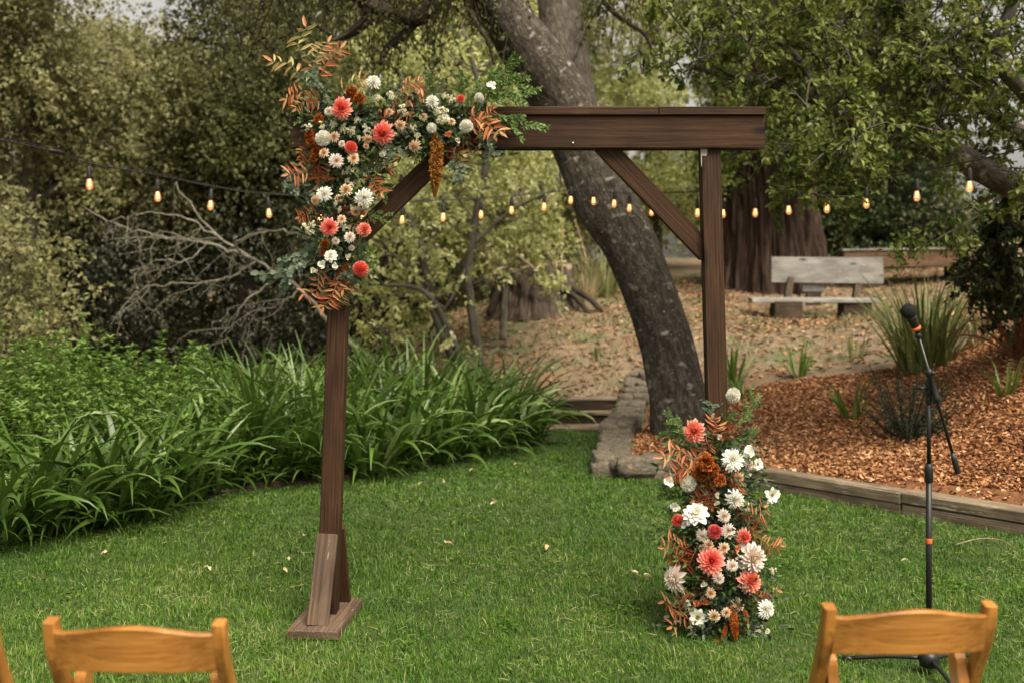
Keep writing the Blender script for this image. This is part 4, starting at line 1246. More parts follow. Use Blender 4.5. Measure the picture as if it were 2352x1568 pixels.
# daylily fan standing alone before the herbs
for x, y, lab in ((590, 1095, 'tall fresh green lily fan standing out between herbs and post'), (690, 1090, 'second tall lily fan close beside the arch post')):
    g = G(x, y); strap_clump('lily_fan', lab, (g[0], g[1] - .02, .03), 34, .95, .038, STRAP, 140 + x, .06, (1.0, 1.55), (.3, 1.3), .68, None, 'lily')
_hl = ((120, 1110, 1.02, .34), (30, 1120, .98, .3), (210, 1085, .98, .32), (300, 1085, .8, .3), (380, 1080, .85, .32), (455, 1062, .85, .3), (330, 1045, .9, .32), (430, 1135, .52, .26), (345, 1130, .7, .26), (60, 1160, .85, .3), (160, 1165, .8, .28), (250, 1150, .7, .25), (-40, 1130, .95, .3), (520, 1040, .8, .3), (90, 1060, 1.1, .34), (170, 1040, 1.05, .35), (400, 1010, .9, .35), (820, 1010, .78, .3), (700, 1015, .75, .3), (470, 1100, .7, .25), (-110, 1080, 1.1, .34))
for n_, (x, y, h, s) in enumerate(_hl):
    g = G(x, y)
    low = h < .6
    herb('leafy_herb', 'low bright herb spilling onto the lawn between the lilies' if low else 'bushy bright green leafy herb rising behind the lilies ' + ('in front of the olive bush' if x < 230 else 'in front of the dead fallen tree' if x < 600 else 'around the arch post'), (g[0], g[1], .02), h * 1.12, s, 46, 200 + n_, .085, .5, None if low else GH)

# right-hand slope plants
g = gp(2125, 848, 9.9)
strap_clump('flax_plant', 'large upright green flax clump on the mulch slope behind the microphone', (*g[:2], g[2] + .06), 240, .88, .026, FLAX, 301, .22, (.98, 1.55), (.08, .9), .48, None, 'flax')
g = gp(2345, 800, 9.0)
strap_clump('red_flax_plant', 'reddish bronze flax plant at the right edge of the mulch', (*g[:2], g[2] + .05), 46, .75, .04, REDFLAX, 302, .10, (.5, 1.45), (.2, 1.8), .55, None, 'flax')
g = gp(2330, 690, 10.4)
strap_clump('flax_plant', 'loose green and bronze flax clump above the mulch near the ivy bush', (*g[:2], g[2] + .05), 60, .6, .028, FLAX, 303, .15, (.8, 1.5), (.2, 1.2), .6, None, 'flax')
for x, y, Y, n, L, W, lab in ((1835, 868, 10.5, 22, .38, .028, 'small iris tuft on the upper edge of the mulch'), (1960, 970, 8.9, 16, .42, .05, 'short broad-leaved iris with one yellowing leaf in the mulch'),
                              (1690, 880, 10.7, 26, .46, .034, 'iris tuft growing just behind the arch post'), (1700, 912, 10.2, 30, .26, .03, 'low iris clump half hidden behind the right post'), (2310, 850, 8.3, 18, .34, .026, 'narrow-leaved tuft at the right edge of the mulch'),
                              (1370, 832, 12.6, 14, .22, .018, 'sparse green tuft on the slope above the steps'), (1960, 835, 10.8, 26, .4, .012, 'fine pale grass tuft beside the large flax'), (2260, 720, 9.8, 30, .42, .016, 'fine grass tuft beside the large flax by the ivy bush'),
                              (1345, 700, 15.2, 90, .75, .012, 'tall straw-coloured grass tussock beside the stump'), (1395, 660, 15.6, 120, .95, .012, 'tall green grass tussock behind the leaning oak')):
    g = gp(x, y, Y)
    strap_clump('grass_tuft' if W < .02 else 'iris_tuft', lab, (*g[:2], g[2] + .04), n, L, W, DRYG if 'straw' in lab else (FLAX if W < .02 else HERB), int(x * 7 + y), .05 if W > .02 else .13, (1.0, 1.55), (.1, .9), .75 if 'straw' in lab else .55, None, 'iris' if W > .02 else 'grass')
for x, y, Y, s, lab in ((2085, 992, 8.2, 1.45, 'dark feathery rosemary bush in the mulch behind the mic stand'), (2140, 1010, 8.1, .5, 'small rosemary sprig low in the mulch beside the stand')):
    g = gp(x, y, Y); r = np.random.default_rng(x)
    root = thing('rosemary_bush', lab, 'shrub', g)
    ms, ml = MB(), MB()
    for k in range(int(46 * s)):
        a = r.uniform(0, 6.283); e = g + [math.cos(a) * .3 * s * r.uniform(.3, 1), math.sin(a) * .25 * s, .36 * s * r.uniform(.3, 1.1)]
        p = curve([g, (g + e) / 2 + [0, 0, -.02], e], 7); tube(ms, p, [.006, .003], 3, .2, cap=False)
        m = 60; u = r.uniform(.25, 1, m); q = np.stack([np.interp(u, np.linspace(0, 1, 7), p[:, i]) for i in range(3)], 1)
        leaves(ml, q, unit(e - g) * .7 + rdir(m, r), rdir(m, r), .035, .006, np.clip(r.normal(.5, .2, m), 0, 1))
    ms.build('stems', DARKBARK, root); ml.build('leaves', ROSE, root)

# a bare dry twig dropped on the lawn
mb = MB(); _tw = curve([G(2195, 1262) + [0, 0, .03], G(2250, 1254) + [0, 0, .045], G(2300, 1256) + [0, 0, .04], G(2330, 1270) + [0, 0, .03]], 14)
tube(mb, _tw, [.004, .002], 5); tag(mb.top('dry_twig', STICK, _tw[0]), 'thin curved dry twig lying on the lawn near the edging', 'twig')

# fallen leaves on the lawn
FALL = leaf_mat('fallen_leaf', [(0.38, 0.26, 0.12), (0.55, 0.44, 0.25), (0.66, 0.58, 0.38)], .2, .7)
_r = np.random.default_rng(4)
for x, y in ((955, 1127), (970, 1121), (1019, 1117), (1141, 1168), (1023, 1263), (1257, 1267), (247, 1283), (662, 1298), (697, 1246), (480, 1319), (650, 1324), (1452, 1330), (1478, 1338), (1190, 1076), (2085, 1303), (1088, 1090), (1330, 1020), (2210, 1500)):
    g = G(x, y); g[2] = .042; mb = MB()
    s = _r.uniform(.8, 1.3)
    leaves(mb, np.array([g, g]), rdir(2, _r) * [1, 1, .18], rdir(2, _r) * .3 + [0, 0, 1], .038 * s, .024 * s, _r.uniform(0, 1, 2), 'oval', .35, .3)
    tag(mb.top('fallen_leaf', FALL, g), 'curled pale dry leaf lying on the lawn', 'leaf', 'fallen leaves on the lawn')

# ================================================================== THE ARCH
STAIN = wood_mat('stained_arch_wood', (0.018, 0.0082, 0.0036), (0.044, 0.0208, 0.0100), (0.078, 0.0395, 0.0198), (0.24, 0.18, 0.13), worn=.73, rough=.65)
STAIN2 = wood_mat('faded_arch_wood', (0.055, 0.035, 0.024), (0.105, 0.07, 0.05), (0.17, 0.12, 0.088), (0.30, 0.25, 0.2), worn=.66, rough=.7)
YA = 5.0
arch = thing('wooden_arch', 'dark stained wooden wedding arch with diagonal braces standing on the lawn', 'arch', (0.05, YA, 0))
x0, x1 = (667 - 1176) / 507, (1757 - 1176) / 507
zb, zt = 2.133, 2.278
for (yy, w) in ((4.949, .038), (5.051, .038)):
    mb = MB(); box(mb, ((x0 + x1) / 2, yy, (zb + zt) / 2), (x1 - x0, w, zt - zb), None, .003, wear=.0008); mb.build('beam_board', STAIN, arch, False)
mb = MB(); box(mb, ((x0 + x1) / 2, 5.0, (zb + zt) / 2 + .01), (x1 - x0 - .03, .062, zt - zb - .03), None, .002); mb.build('beam_core', STAIN, arch, False)
xs_ = (1512 - 1176) / 507
for a, b_ in ((x0 + .01, xs_ - .001), (xs_ + .001, x1 + .002)):
    mb = MB(); box(mb, ((a + b_) / 2, 4.996, zt + .021), (b_ - a, .16, .038), None, .003, wear=.0008); mb.build('cap_board', STAIN, arch, False)


def bar(name, a, b, w, t, mat, hint=(0, -1, 0), ext=0):
    a, b = np.asarray(a, float), np.asarray(b, float)
    d = b - a; L = np.linalg.norm(d)
    mb = MB(); box(mb, (a + b) / 2, (L + ext, w, t), axes(d, hint), .003, wear=.0006)
    return mb.build(name, mat, arch, False)


PL_T, PL_B = np.array([-.772, 5.0, zb + .004]), np.array([-.828, 4.9, .045])
PR_T, PR_B = np.array([.906, 5.0, zb + .004]), np.array([.945, 4.9, .045])
bar('post', PL_T, PL_B, .089, .089, STAIN)
bar('post', PR_T, PR_B, .089, .089, STAIN)
# braces (mitred by running slightly into post and beam)
bar('brace', [.412, 5.0, zb - .006 + .03], [.906 - .028, 5.0, 1.672], .089, .06, STAIN, ext=.05)
bar('brace', [-.27, 5.0, zb - .006 + .03], [-.74, 5.0, 1.70], .089, .06, STAIN, ext=.05)
# feet
for (pb, s) in ((PL_B, -1), (PR_B, 1)):
    yaw = -.02
    mb = MB(); c = np.array([pb[0] - .004 if s < 0 else pb[0], 4.875, .026]); box(mb, c, (.225, .47, .04) if s < 0 else (.15, .3, .04), axes((1, -.09, 0) if s < 0 else (1, 0, 0), (0, 0, 1)), .004, wear=.001)
    mb.build('foot_plate', STAIN2, arch, False)
    for sd in (-1, 1):
        a = np.array([pb[0] + (.004 + .006 * (sd + 1) if s < 0 else 0), 4.918 + sd * .063, .395]); b_ = np.array([pb[0] + (-.014 if sd < 0 else .034) * (s < 0), 4.885 + sd * (.165 if s < 0 else .10), .05])
        bar('foot_brace', a, b_, .092, .036, STAIN2 if sd < 0 else STAIN, (0, sd, 0.1), .02)
# bolt hole and screw heads
mb = MB(); _h = P(1642, 606, 4.9535); lathe(mb, [(.0105, 0), (.0105, .001), (.001, .0015)], _h, (0, -1, 0), 14)
mb.build('bolt_hole', plain('hole_black', (.006, .005, .004), .9), arch, False)
SCREW = plain('screw_steel', (.5, .5, .48), .35, .9)
for q in ((1316, 329),):
    mb = MB(); lathe(mb, [(.004, 0), (.004, .002), (.002, .003)], P(q[0], q[1], 4.929), (0, -1, 0), 10); mb.build('screw_head', SCREW, arch, False)
# flaked pale patch at the head of the right post
FLAKE = noise_mat('bare_flaked_wood', [(.3, .25, .2), (.42, .37, .31), (.5, .45, .39)], 20)
_f = [(1609, 342), (1625, 342), (1624, 356), (1620, 362), (1621, 372), (1614, 380), (1611, 384)]
_v = np.array([P(x, y, 4.9535) for x, y in _f]); mb = MB(); mb.add(_v, [np.arange(len(_v))[None, ::-1]]); o = mb.build('flaked_patch', FLAKE, arch, False)
o['label'] = 'bare pale flaked patch at the post head'

# ================================================================== FOLDING CHAIRS
HONEY = wood_mat('honey_lacquer_wood', (0.30, 0.12, 0.024), (0.41, 0.18, 0.042), (0.53, 0.255, 0.075), (0.5, .24, .07), worn=.95, rough=.36, ring=.25)
PAD = plain('white_seat_vinyl', (.72, .71, .68), .45)
BRASS = plain('rivet_metal', (.7, .68, .62), .3, .9)


def chair(label, loc, yaw, group='folding chairs facing the arch'):
    """origin on the ground under the seat; the sitter faces +y"""
    root = thing('folding_chair', label, 'chair', (0, 0, 0), group)
    W = .425
    def prt(nm, fn, mat, smooth=False, par=root):
        mb = MB(); fn(mb); return mb.build(nm, mat, par, smooth)
    for s in (-1, 1):
        x = s * (W / 2 - .012)
        top, foot = np.array([x, -.235, .775]), np.array([x, .20, 0.0])
        def post(mb, x=x, s=s):
            p = curve([(x, .20, 0), (x, .03, .34), (x, -.10, .57), (x, -.165, .695), (x, -.185, .775)], 12)
            for i in range(len(p) - 1):
                pass
            tg = unit(np.gradient(p, axis=0)); side = np.array([1.0, 0, 0]); nn = np.cross(tg, side)
            hw, hd = .0155, .019
            ring = np.stack([p + side * hw * a + nn * hd * b for a, b in ((-1, -.75), (-.75, -1), (.75, -1), (1, -.75), (1, .75), (.75, 1), (-.75, 1), (-1, .75))], 1)
            ring[-1] = p[-1] + (ring[-1] - p[-1]) * .96
            ring[-2, :, 2] += .0
            n = len(p); i = np.arange(n - 1)[:, None] * 8; j = np.arange(8)[None]; k = (j + 1) % 8
            g = np.stack([np.repeat(np.linspace(0, .8, n), 8), ring.reshape(-1, 3)[:, 0], ring.reshape(-1, 3)[:, 1]], 1) + x
            mb.add(ring.reshape(-1, 3), [np.stack([i + j, i + k, i + 8 + k, i + 8 + j], -1).reshape(-1, 4), np.arange(8)[None, ::-1], (np.arange(8) + (n - 1) * 8)[None]], .5, g)
        prt('back_post', post, HONEY)
        xi = s * (W / 2 - .046)
        def rear(mb, xi=xi):
            a, b = np.array([xi, .06, .47]), np.array([xi, -.27, 0])
            a2 = np.array([xi, -.065, .585])
            p = [(xi, -.27, 0), (xi, -.10, .26), (xi, .03, .45)]
            # flat leg with a rounded head pivoting on the post
            prof = []
            d = unit(np.array([0, .34, .56])); n_ = np.array([0, d[2], -d[1]])
            c = np.array([xi, -.085, .595]); foot_ = c - np.array([0, .0, .595]) + np.array([0, -.17, 0])
            d = unit(c - foot_); n_ = np.array([0, -d[2], d[1]])
            out = [foot_ + n_ * .022, foot_ - n_ * .022] + [c - n_ * .026 * math.cos(t) + d * .03 * math.sin(t) for t in np.linspace(0, math.pi, 9)]
            out = np.array(out); m = len(out)
            v = np.concatenate([out - [.013, 0, 0], out + [.013, 0, 0]])
            i = np.arange(m); k = (i + 1) % m
            mb.add(v, [np.arange(m)[None, ::-1], (np.arange(m) + m)[None], np.stack([i, k, k + m, i + m], 1)], .5, v[:, [2, 0, 1]])
        prt('rear_leg', rear, HONEY)
        def riv(mb, x=x, s=s): lathe(mb, [(.007, 0), (.007, .003), (.003, .005)], (x, -.118, .582), (0, -1, .2), 10)
        prt('rivet', riv, BRASS)
    def rail(mb):
        n = 25; u = np.linspace(-1, 1, n)
        x = u * (W / 2 - .022); y = -.168 - .035 * (1 - u ** 2)
        zt_ = .748 + .027 * np.cos(u * math.pi / 2) ** 1.4 + .004 * u ** 8; zb_ = .655 + .008 * (1 - u ** 2)
        rows = []
        for dy, z, tl in ((-.009, zb_, 0), (-.0105, zb_ + .004, .0), (-.0105, zt_ - .004, 1), (-.007, zt_, 1), (.007, zt_, 1), (.0105, zt_ - .004, 1), (.0105, zb_ + .004, 0), (.009, zb_, 0)):
            rows.append(np.stack([x, y + dy - .02 * tl, z], 1))
        v = np.stack(rows, 1); i = np.arange(n - 1)[:, None] * 8; j = np.arange(8)[None]; k = (j + 1) % 8
        mb.add(v.reshape(-1, 3), [np.stack([i + j, i + k, i + 8 + k, i + 8 + j], -1).reshape(-1, 4), np.arange(8)[None, ::-1], (np.arange(8) + (n - 1) * 8)[None]], .5, v.reshape(-1, 3)[:, [0, 2, 1]] * [1, .8, 1] + 3)
    prt('back_rail', rail, HONEY)
    prt('seat_frame', lambda mb: [box(mb, (0, .05, .405), (W - .12, .26, .022), None, .005)], HONEY)
    prt('seat_pad', lambda mb: box(mb, (0, .05, .427), (W - .13, .23, .03), None, .011), PAD)
    prt('front_stretcher', lambda mb: box(mb, (0, .13, .15), (W - .05, .02, .03), None, .004), HONEY)
    prt('rear_stretcher', lambda mb: box(mb, (0, -.225, .14), (W - .09, .02, .03), None, .004), HONEY)
    root.location = Vector(loc); root.rotation_euler = (0, 0, yaw)
    return root


def chair_at(label, pxl, pxr, Y, yaw):
    c = P((pxl + pxr) / 2, 1430, Y)
    ch = chair(label, (0, 0, 0), yaw)
    off = Matrix.Rotation(yaw, 3, 'Z') @ Vector((0, -.185, 0))
    ch.location = Vector((c[0] - off.x, c[1] - off.y, 0))
    return ch


chair_at('honey wooden folding chair with white pad directly in front of the microphone stand', 1890, 2288, 2.68, .045)
chair_at('honey wooden folding chair seen whole, across the aisle from the microphone', 108, 512, 2.56, -.035)
chair_at('honey wooden folding chair mostly cut off beside the whole aisle chair', -430, -4, 2.58, -.02)

# ================================================================== MICROPHONE AND STAND
BLACK = plain('black_powder_coat', (.012, .012, .012), .45)
BLACKM = plain('dark_chrome', (.03, .03, .032), .3, .6)
FOAM = noise_mat('black_foam', [(.006, .006, .006), (.012, .012, .012), (.02, .02, .02)], 300, bump=.6, rough=1.0)
ORANGE = plain('orange_band', (.62, .13, .025), .5)
YM = 4.27
_m = np.array([(2133.5 - 1176) * YM / FPX, YM, 0])
st = thing('microphone_stand', 'black boom microphone stand with tripod base on the lawn', 'microphone stand', _m)
def seg(name, par, mat, prof, a, ax=(0, 0, 1), n=16):
    mb = MB(); lathe(mb, prof, a, ax, n); return mb.build(name, mat, par)
seg('base_hub', st, BLACK, [(.02, .03), (.036, .036), (.038, .075), (.03, .088), (.016, .095)], _m)
for a in (-90, 30, 150):
    a = math.radians(a + 3)
    d = np.array([math.cos(a), math.sin(a), 0])
    mb = MB(); tube(mb, curve([_m + d * .03 + [0, 0, .062], _m + d * .15 + [0, 0, .048], _m + d * .31 + [0, 0, .014]], 8), [.0085, .008], 10); lg = mb.build('leg', BLACK, st)
    seg('rubber_foot', lg, BLACK, [(.011, -.02), (.012, 0), (.010, .018)], _m + d * .31 + [0, 0, .013], d)
seg('lower_tube', st, BLACK, [(.0115, .08), (.0115, .80)], _m)
seg('orange_band', st, ORANGE, [(.0122, .515), (.0126, .517), (.0126, .533), (.0122, .535)], _m)
seg('height_clutch', st, BLACK, [(.0125, .755), (.0165, .76), (.0165, .805), (.013, .825), (.009, .828)], _m)
seg('upper_tube', st, BLACK, [(.0082, .82), (.0082, 1.09)], _m)
seg('tube_collar', st, BLACK, [(.009, 1.06), (.0125, 1.065), (.0125, 1.10), (.010, 1.115)], _m)
b0, b1 = P(2200, 1083, YM - .02), P(2108, 766, YM - .03)
bd = unit(b1 - b0)
bp = lambda y: b0 + (b1 - b0) * (1083 - y) / (1083 - 766)
mb = MB(); tube(mb, [b0, b1], .0065, 12); mb.build('boom_arm', BLACKM, st)
seg('counterweight', st, BLACK, [(.010, -.005), (.0115, 0), (.0115, .05), (.0075, .078)], b0, bd)
seg('boom_clamp', st, BLACK, [(.009, -.055), (.0145, -.05), (.0145, -.03), (.011, -.02), (.011, .05), (.014, .055), (.0145, .07), (.012, .08)], bp(893), bd)
seg('clamp_bracket', st, BLACK, [(.011, 0), (.015, .01), (.013, .06), (.006, .075)], _m + [0, -.004, 1.095])
seg('clamp_bolt', st, BLACK, [(.0055, -.01), (.0055, .045)], P(2132, 891, YM - .01), (-1, -.1, 0.05))
mb = MB(); c = P(2112, 892, YM - .015); box(mb, c, (.006, .012, .046), axes((1, .1, .35)), .002); mb.build('wing_knob', BLACKM, st)
seg('clutch_cap', st, BLACK, [(.008, 0), (.011, .002), (.011, .012), (.006, .016)], bp(862) + [.006, -.006, .004], unit([.25, -.2, .9]))
seg('mic_clip', st, BLACK, [(.007, -.012), (.0125, -.008), (.0125, .002), (.008, .008), (.0085, .035)], b1 + bd * -.006, bd)

mt_ = P(2087, 715, YM - .045); mo = b1 + bd * .012
md = unit(mt_ - mo); mo = mt_ - md * .088
mic = thing('microphone', 'black handheld microphone with foam windscreen and orange ring held by the boom', 'microphone', mo)
seg('body', mic, BLACKM, [(.009, -.012), (.0105, -.01), (.0105, .004), (.0165, .01), (.019, .045), (.0215, .08)], mo, md, 20)
seg('orange_ring', mic, ORANGE, [(.0165, .006), (.0192, .008), (.0196, .017), (.0172, .019)], mo, md, 20)
t = np.linspace(-1.15, math.pi / 2, 12)
seg('windscreen', mic, FOAM, [(.030 * math.cos(a) + 1e-4, .088 + .031 * math.sin(a)) for a in t], mo, md, 22)
mb = MB(); box(mb, mo + md * .055 + np.array([0.004, -.0205, .004]), (.012, .006, .003), axes(md), .001); mb.build('switch', BLACK, mic)

# ================================================================== STRING LIGHTS
CORD = plain('black_cord', (.012, .011, .010), .6)
def emis(name, col, s):
    m, n, l, b = new_mat(name)
    b.inputs['Emission Color'].default_value = (*col, 1); b.inputs['Emission Strength'].default_value = s
    b.inputs['Base Color'].default_value = (*col, 1)
    return m
FIL = emis('glowing_filament', (1.0, .6, .26), 3.5)
GLASS, n_, l_, b_ = new_mat('amber_bulb_glass')
b_.inputs['Base Color'].default_value = (.9, .5, .26, 1); b_.inputs['Roughness'].default_value = .08
_tr = n_.new('ShaderNodeBsdfTransparent'); _tr.inputs['Color'].default_value = (1.0, .80, .62, 1)
_gl = n_.new('ShaderNodeBsdfGlossy'); _gl.inputs['Roughness'].default_value = .08
_em = n_.new('ShaderNodeEmission'); _em.inputs['Color'].default_value = (1.0, .44, .17, 1); _em.inputs['Strength'].default_value = .22
_m1 = n_.new('ShaderNodeMixShader'); _m1.inputs[0].default_value = .12
_m2 = n_.new('ShaderNodeAddShader')
l_.new(_tr.outputs[0], _m1.inputs[1]); l_.new(_gl.outputs[0], _m1.inputs[2]); l_.new(_m1.outputs[0], _m2.inputs[0]); l_.new(_em.outputs[0], _m2.inputs[1])
l_.new(_m2.outputs[0], n_['Material Output'].inputs['Surface'])
_bl = [(205, 425), (362, 453), (484, 473), (617, 491), (735, 503), (832, 506), (924, 506), (1018, 500), (1105, 494), (1175, 484), (1250, 476), (1311, 461), (1363, 463), (1411, 469), (1446, 479), (1497, 488), (1602, 490), (1661, 492), (1735, 490), (1811, 484), (1900, 480), (1990, 469), (2106, 452), (2227, 430)]
_wl = {205: 375, 362: 403, 484: 428, 617: 446, 924: 463, 1018: 460, 1105: 456, 1175: 450, 1250: 444, 1311: 438, 1363: 438, 1411: 444, 1446: 444, 1497: 445, 1602: 441, 1661: 438, 1735: 437, 1811: 432, 1900: 424, 1990: 414, 2106: 395, 2227: 372}
_dep = lambda x: float(np.interp(x, [0, 205, 924, 1175, 1330, 1446, 1602, 1811, 1990, 2227, 2400], [6.0, 6.5, 8.3, 8.75, 8.95, 8.9, 8.55, 7.9, 7.25, 6.4, 5.9]))
_wx = sorted(_wl)
_wire = [P(-700, 190, 4.7), P(-300, 272, 5.3), P(0, 322, 6.0), P(110, 345, 6.25)] + [P(x, _wl[x], _dep(x)) for x in _wx] + [P(2352, 340, 6.0), P(2600, 270, 5.2), P(2900, 170, 4.4)]
sl = thing('string_lights', 'black cord of glowing amber festoon bulbs strung behind the arch', 'string lights', _wire[0])
mb = MB(); tube(mb, curve(_wire, 240), .0042, 6); mb.build('cord', CORD, sl)
_sup = [p + np.array([0, .02, .012]) for p in _wire[:6]] + [P(x, _wl[x] - 2 - (6 * abs(math.sin((x - 1602) / 190)) if x > 1602 else 1), _dep(x) + .02) for x in _wx[2:]] + [p + np.array([0, .02, .03]) for p in _wire[-3:]]
mb = MB(); tube(mb, curve(_sup, 240), .0022, 5); mb.build('support_wire', CORD, sl)
mb = MB(); a, b_ = P(112, 345, 6.25), P(150, 353, 6.35); tube(mb, [a, a * .75 + b_ * .25, a * .25 + b_ * .75, b_], [.006, .013, .013, .006], 8); mb.build('connector', CORD, sl)
_sock = MB(); lathe(_sock, [(.004, .085), (.010, .08), (.0165, .06), (.018, .02), (.0185, .0), (.016, -.004)], (0, 0, 0), (0, 0, 1), 12)
_glob = MB(); lathe(_glob, [(.013, 0), (.0155, -.012), (.0215, -.034), (.024, -.05), (.0215, -.066), (.013, -.077), (.002, -.081)], (0, 0, 0), (0, 0, 1), 14)
_fil = MB()
for a in (-.005, .005):
    tube(_fil, [(a, 0, -.012), (a * 1.5, 0, -.055)], .0028, 5)
_sm, _gm, _fm = _sock.mesh('socket', CORD), _glob.mesh('bulb', GLASS), _fil.mesh('filament', FIL)
_r = random.Random(3)
for x, y in _bl:
    Y = _dep(x)
    c = P(x, y, Y) + np.array([0, 0, .04])
    wy = np.interp(x, _wx, [_wl[k] for k in _wx])
    w = P(x - 2, wy, Y)
    lean = Quaternion((0, 1, 0), _r.uniform(-.06, .06)) @ Quaternion((1, 0, 0), _r.uniform(-.1, .1))
    s = link('lamp_socket', _sm, sl, c - wloc(sl), lean, .88)
    link('bulb', _gm, s); link('filament', _fm, s)
    top = c + np.array([0, 0, .074])
    mb = MB(); tube(mb, [w, (w + top) / 2 + [.002, 0, 0], top - [0, 0, .01]], .0034, 5); mb.build('drop_cord', CORD, sl)


# ================================================================== FLOWERS
def petals(mb, n, prof, seed=0, tint0=0.0, tint1=1.0):
    """prof(t) -> (phi from axis, base radius, base height, length, width, curl, cup) for t from 0 (inner) to 1 (outer); unit flower of radius about 1"""
    r = np.random.default_rng(seed)
    shape = prof.shape
    us = np.array([0, .35, .7, 1.0])
    for i in range(n):
        t = i / max(1, n - 1)
        a = i * 2.39996 + r.normal(0, .07)
        phi, br, bh, L, W, curl, cup = prof(t)
        phi += r.normal(0, .06); L *= r.uniform(.92, 1.06)
        e = np.array([math.cos(a), math.sin(a), 0]); z = np.array([0, 0, 1.0]); s = np.array([-math.sin(a), math.cos(a), 0])
        p = e * br + z * bh
        v, tt = [], []
        last = 0
        for u, w in zip(us, shape):
            ang = phi + curl * u
            d = e * math.sin(ang) + z * math.cos(ang)
            nn = -e * math.cos(ang) + z * math.sin(ang)
            p = p + d * (u - last) * L; last = u
            h = W * w * .5
            v += [p + s * h + nn * cup * h, p - nn * cup * h * .2, p - s * h + nn * cup * h]
            tt += [tint0 + (tint1 - tint0) * np.clip(.75 * t + .25 * u + r.normal(0, .03), 0, 1)] * 3
        f = []
        for k in range(3):
            for c in range(2):
                f.append([k * 3 + c, k * 3 + c + 1, k * 3 + c + 4, k * 3 + c + 3])
        mb.add(v, np.array(f), np.array(tt))


class Prof:
    def __init__(s, fn, shape): s.fn, s.shape = fn, shape
    def __call__(s, t): return s.fn(t)


lerp = lambda a, b, t: a + (b - a) * t
POINT, ROUND, SPOON = (.35, .95, .9, .12), (.4, .95, 1.05, .5), (.4, 1.0, 1.1, .65)
DAHLIA = Prof(lambda t: (lerp(.15, 1.75, t ** .8), .06 + .22 * t, .30 - .30 * t, lerp(.30, .80, t ** .7), lerp(.12, .36, t ** .8), lerp(-.5, .25, t), .5), POINT)
CACTUS = Prof(lambda t: (lerp(.1, 1.7, t ** .85), .05 + .22 * t, .25 - .25 * t, lerp(.28, .80, t ** .7), lerp(.08, .24, t ** .8), lerp(-.4, .3, t), .8), POINT)
BALL = Prof(lambda t: (lerp(.1, 2.25, t ** .75), .50 * math.sin(lerp(.1, 2.2, t ** .75)), .45 * math.cos(lerp(.1, 2.2, t ** .75)), lerp(.22, .50, t ** .5), lerp(.12, .36, t ** .5), lerp(-.5, -.1, t), .9), SPOON)
DECOR = Prof(lambda t: (lerp(.2, 1.85, t ** .9), .05 + .2 * t, .28 - .30 * t, lerp(.35, .84, t ** .7), lerp(.2, .5, t ** .8), lerp(-.6, .3, t), .4), (.4, .95, 1.0, .22))
SINGLE = Prof(lambda t: (lerp(.95, 1.5, t), .12, .02 - .05 * t, lerp(.72, .92, t), .52, .12, .25), (.35, .95, 1.0, .35))
MUM = Prof(lambda t: (lerp(.25, 1.75, t ** .9), .08 + .2 * t, .18 - .2 * t, lerp(.34, .78, t), .21, lerp(-.3, .2, t), .6), (.5, .95, .95, .3))
RANUN = Prof(lambda t: (lerp(.05, 1.35, t), .05 + .28 * t, .15 - .1 * t, lerp(.4, .85, t), lerp(.3, .75, t), lerp(-1.2, -.9, t), .8), (.6, 1.0, 1.05, .75))


def fm(name, stops, trans=.25, rough=.6):
    return leaf_mat(name, stops, trans, rough, .2)


CORAL = fm('coral_petal', [(.62, .05, .04), (.78, .13, .095), (.84, .26, .20), (.87, .44, .37)])
CORAL2 = fm('salmon_petal', [(.70, .12, .06), (.80, .21, .13), (.83, .30, .21), (.85, .42, .33)])
RASP = fm('raspberry_petal', [(.40, .03, .04), (.55, .07, .07), (.66, .15, .13), (.72, .26, .22)])
WHITE = fm('white_petal', [(.76, .74, .58), (.84, .82, .73), (.87, .86, .80), (.89, .88, .84)])
BLUSH = fm('blush_petal', [(.72, .52, .36), (.80, .66, .56), (.82, .72, .66), (.83, .77, .73)])
PEACH = fm('peach_petal', [(.48, .24, .10), (.70, .44, .25), (.78, .60, .42), (.81, .70, .56)])
CREAM = fm('cream_petal', [(.60, .58, .34), (.74, .71, .52), (.79, .76, .62), (.82, .80, .70)])
ORAN = fm('orange_petal', [(.60, .14, .04), (.74, .22, .07), (.80, .33, .14), (.82, .45, .24)])
RUST = fm('rust_plume', [(.18, .04, .008), (.36, .085, .014), (.50, .14, .025), (.60, .25, .06)], .15, .8)
AMBER = fm('amaranth_tassel', [(.14, .055, .01), (.27, .11, .018), (.40, .18, .03), (.45, .27, .06)], .15, .8)
SUMAC = leaf_mat('sumac_leaf', [(.44, .10, .04), (.58, .19, .085), (.63, .32, .15), (.56, .43, .2), (.38, .39, .16)], .4, .45)
BRONZE = leaf_mat('bronze_leaf', [(.2, .035, .012), (.32, .07, .025), (.42, .12, .04), (.48, .2, .08)], .35, .5)
EUCA = leaf_mat('eucalyptus_leaf', [(.035, .055, .032), (.07, .10, .062), (.12, .155, .105), (.22, .25, .185)], .2, .6)
BOXL = leaf_mat('privet_leaf', [(.03, .065, .012), (.06, .115, .022), (.10, .17, .035), (.17, .24, .06)], .35, .4)
DEEP = leaf_mat('deep_green_leaf', [(.012, .025, .01), (.025, .045, .018), (.05, .075, .03), (.09, .12, .055)], .2, .5)
STEM = plain('flower_stem', (.10, .15, .04), .6)


def flower_mesh(nm, prof, n, mats, seed, squash=1.0):
    mb = MB(); petals(mb, n, prof, seed)
    for v in mb.v: v[:, 2] *= squash
    if prof is BALL:
        lathe(mb, [(.01, -.42), (.3, -.36), (.46, -.1), (.46, .12), (.3, .36), (.01, .46)], (0, 0, 0), (0, 0, 1), 10, .25)
    return mb.mesh(nm, mats)


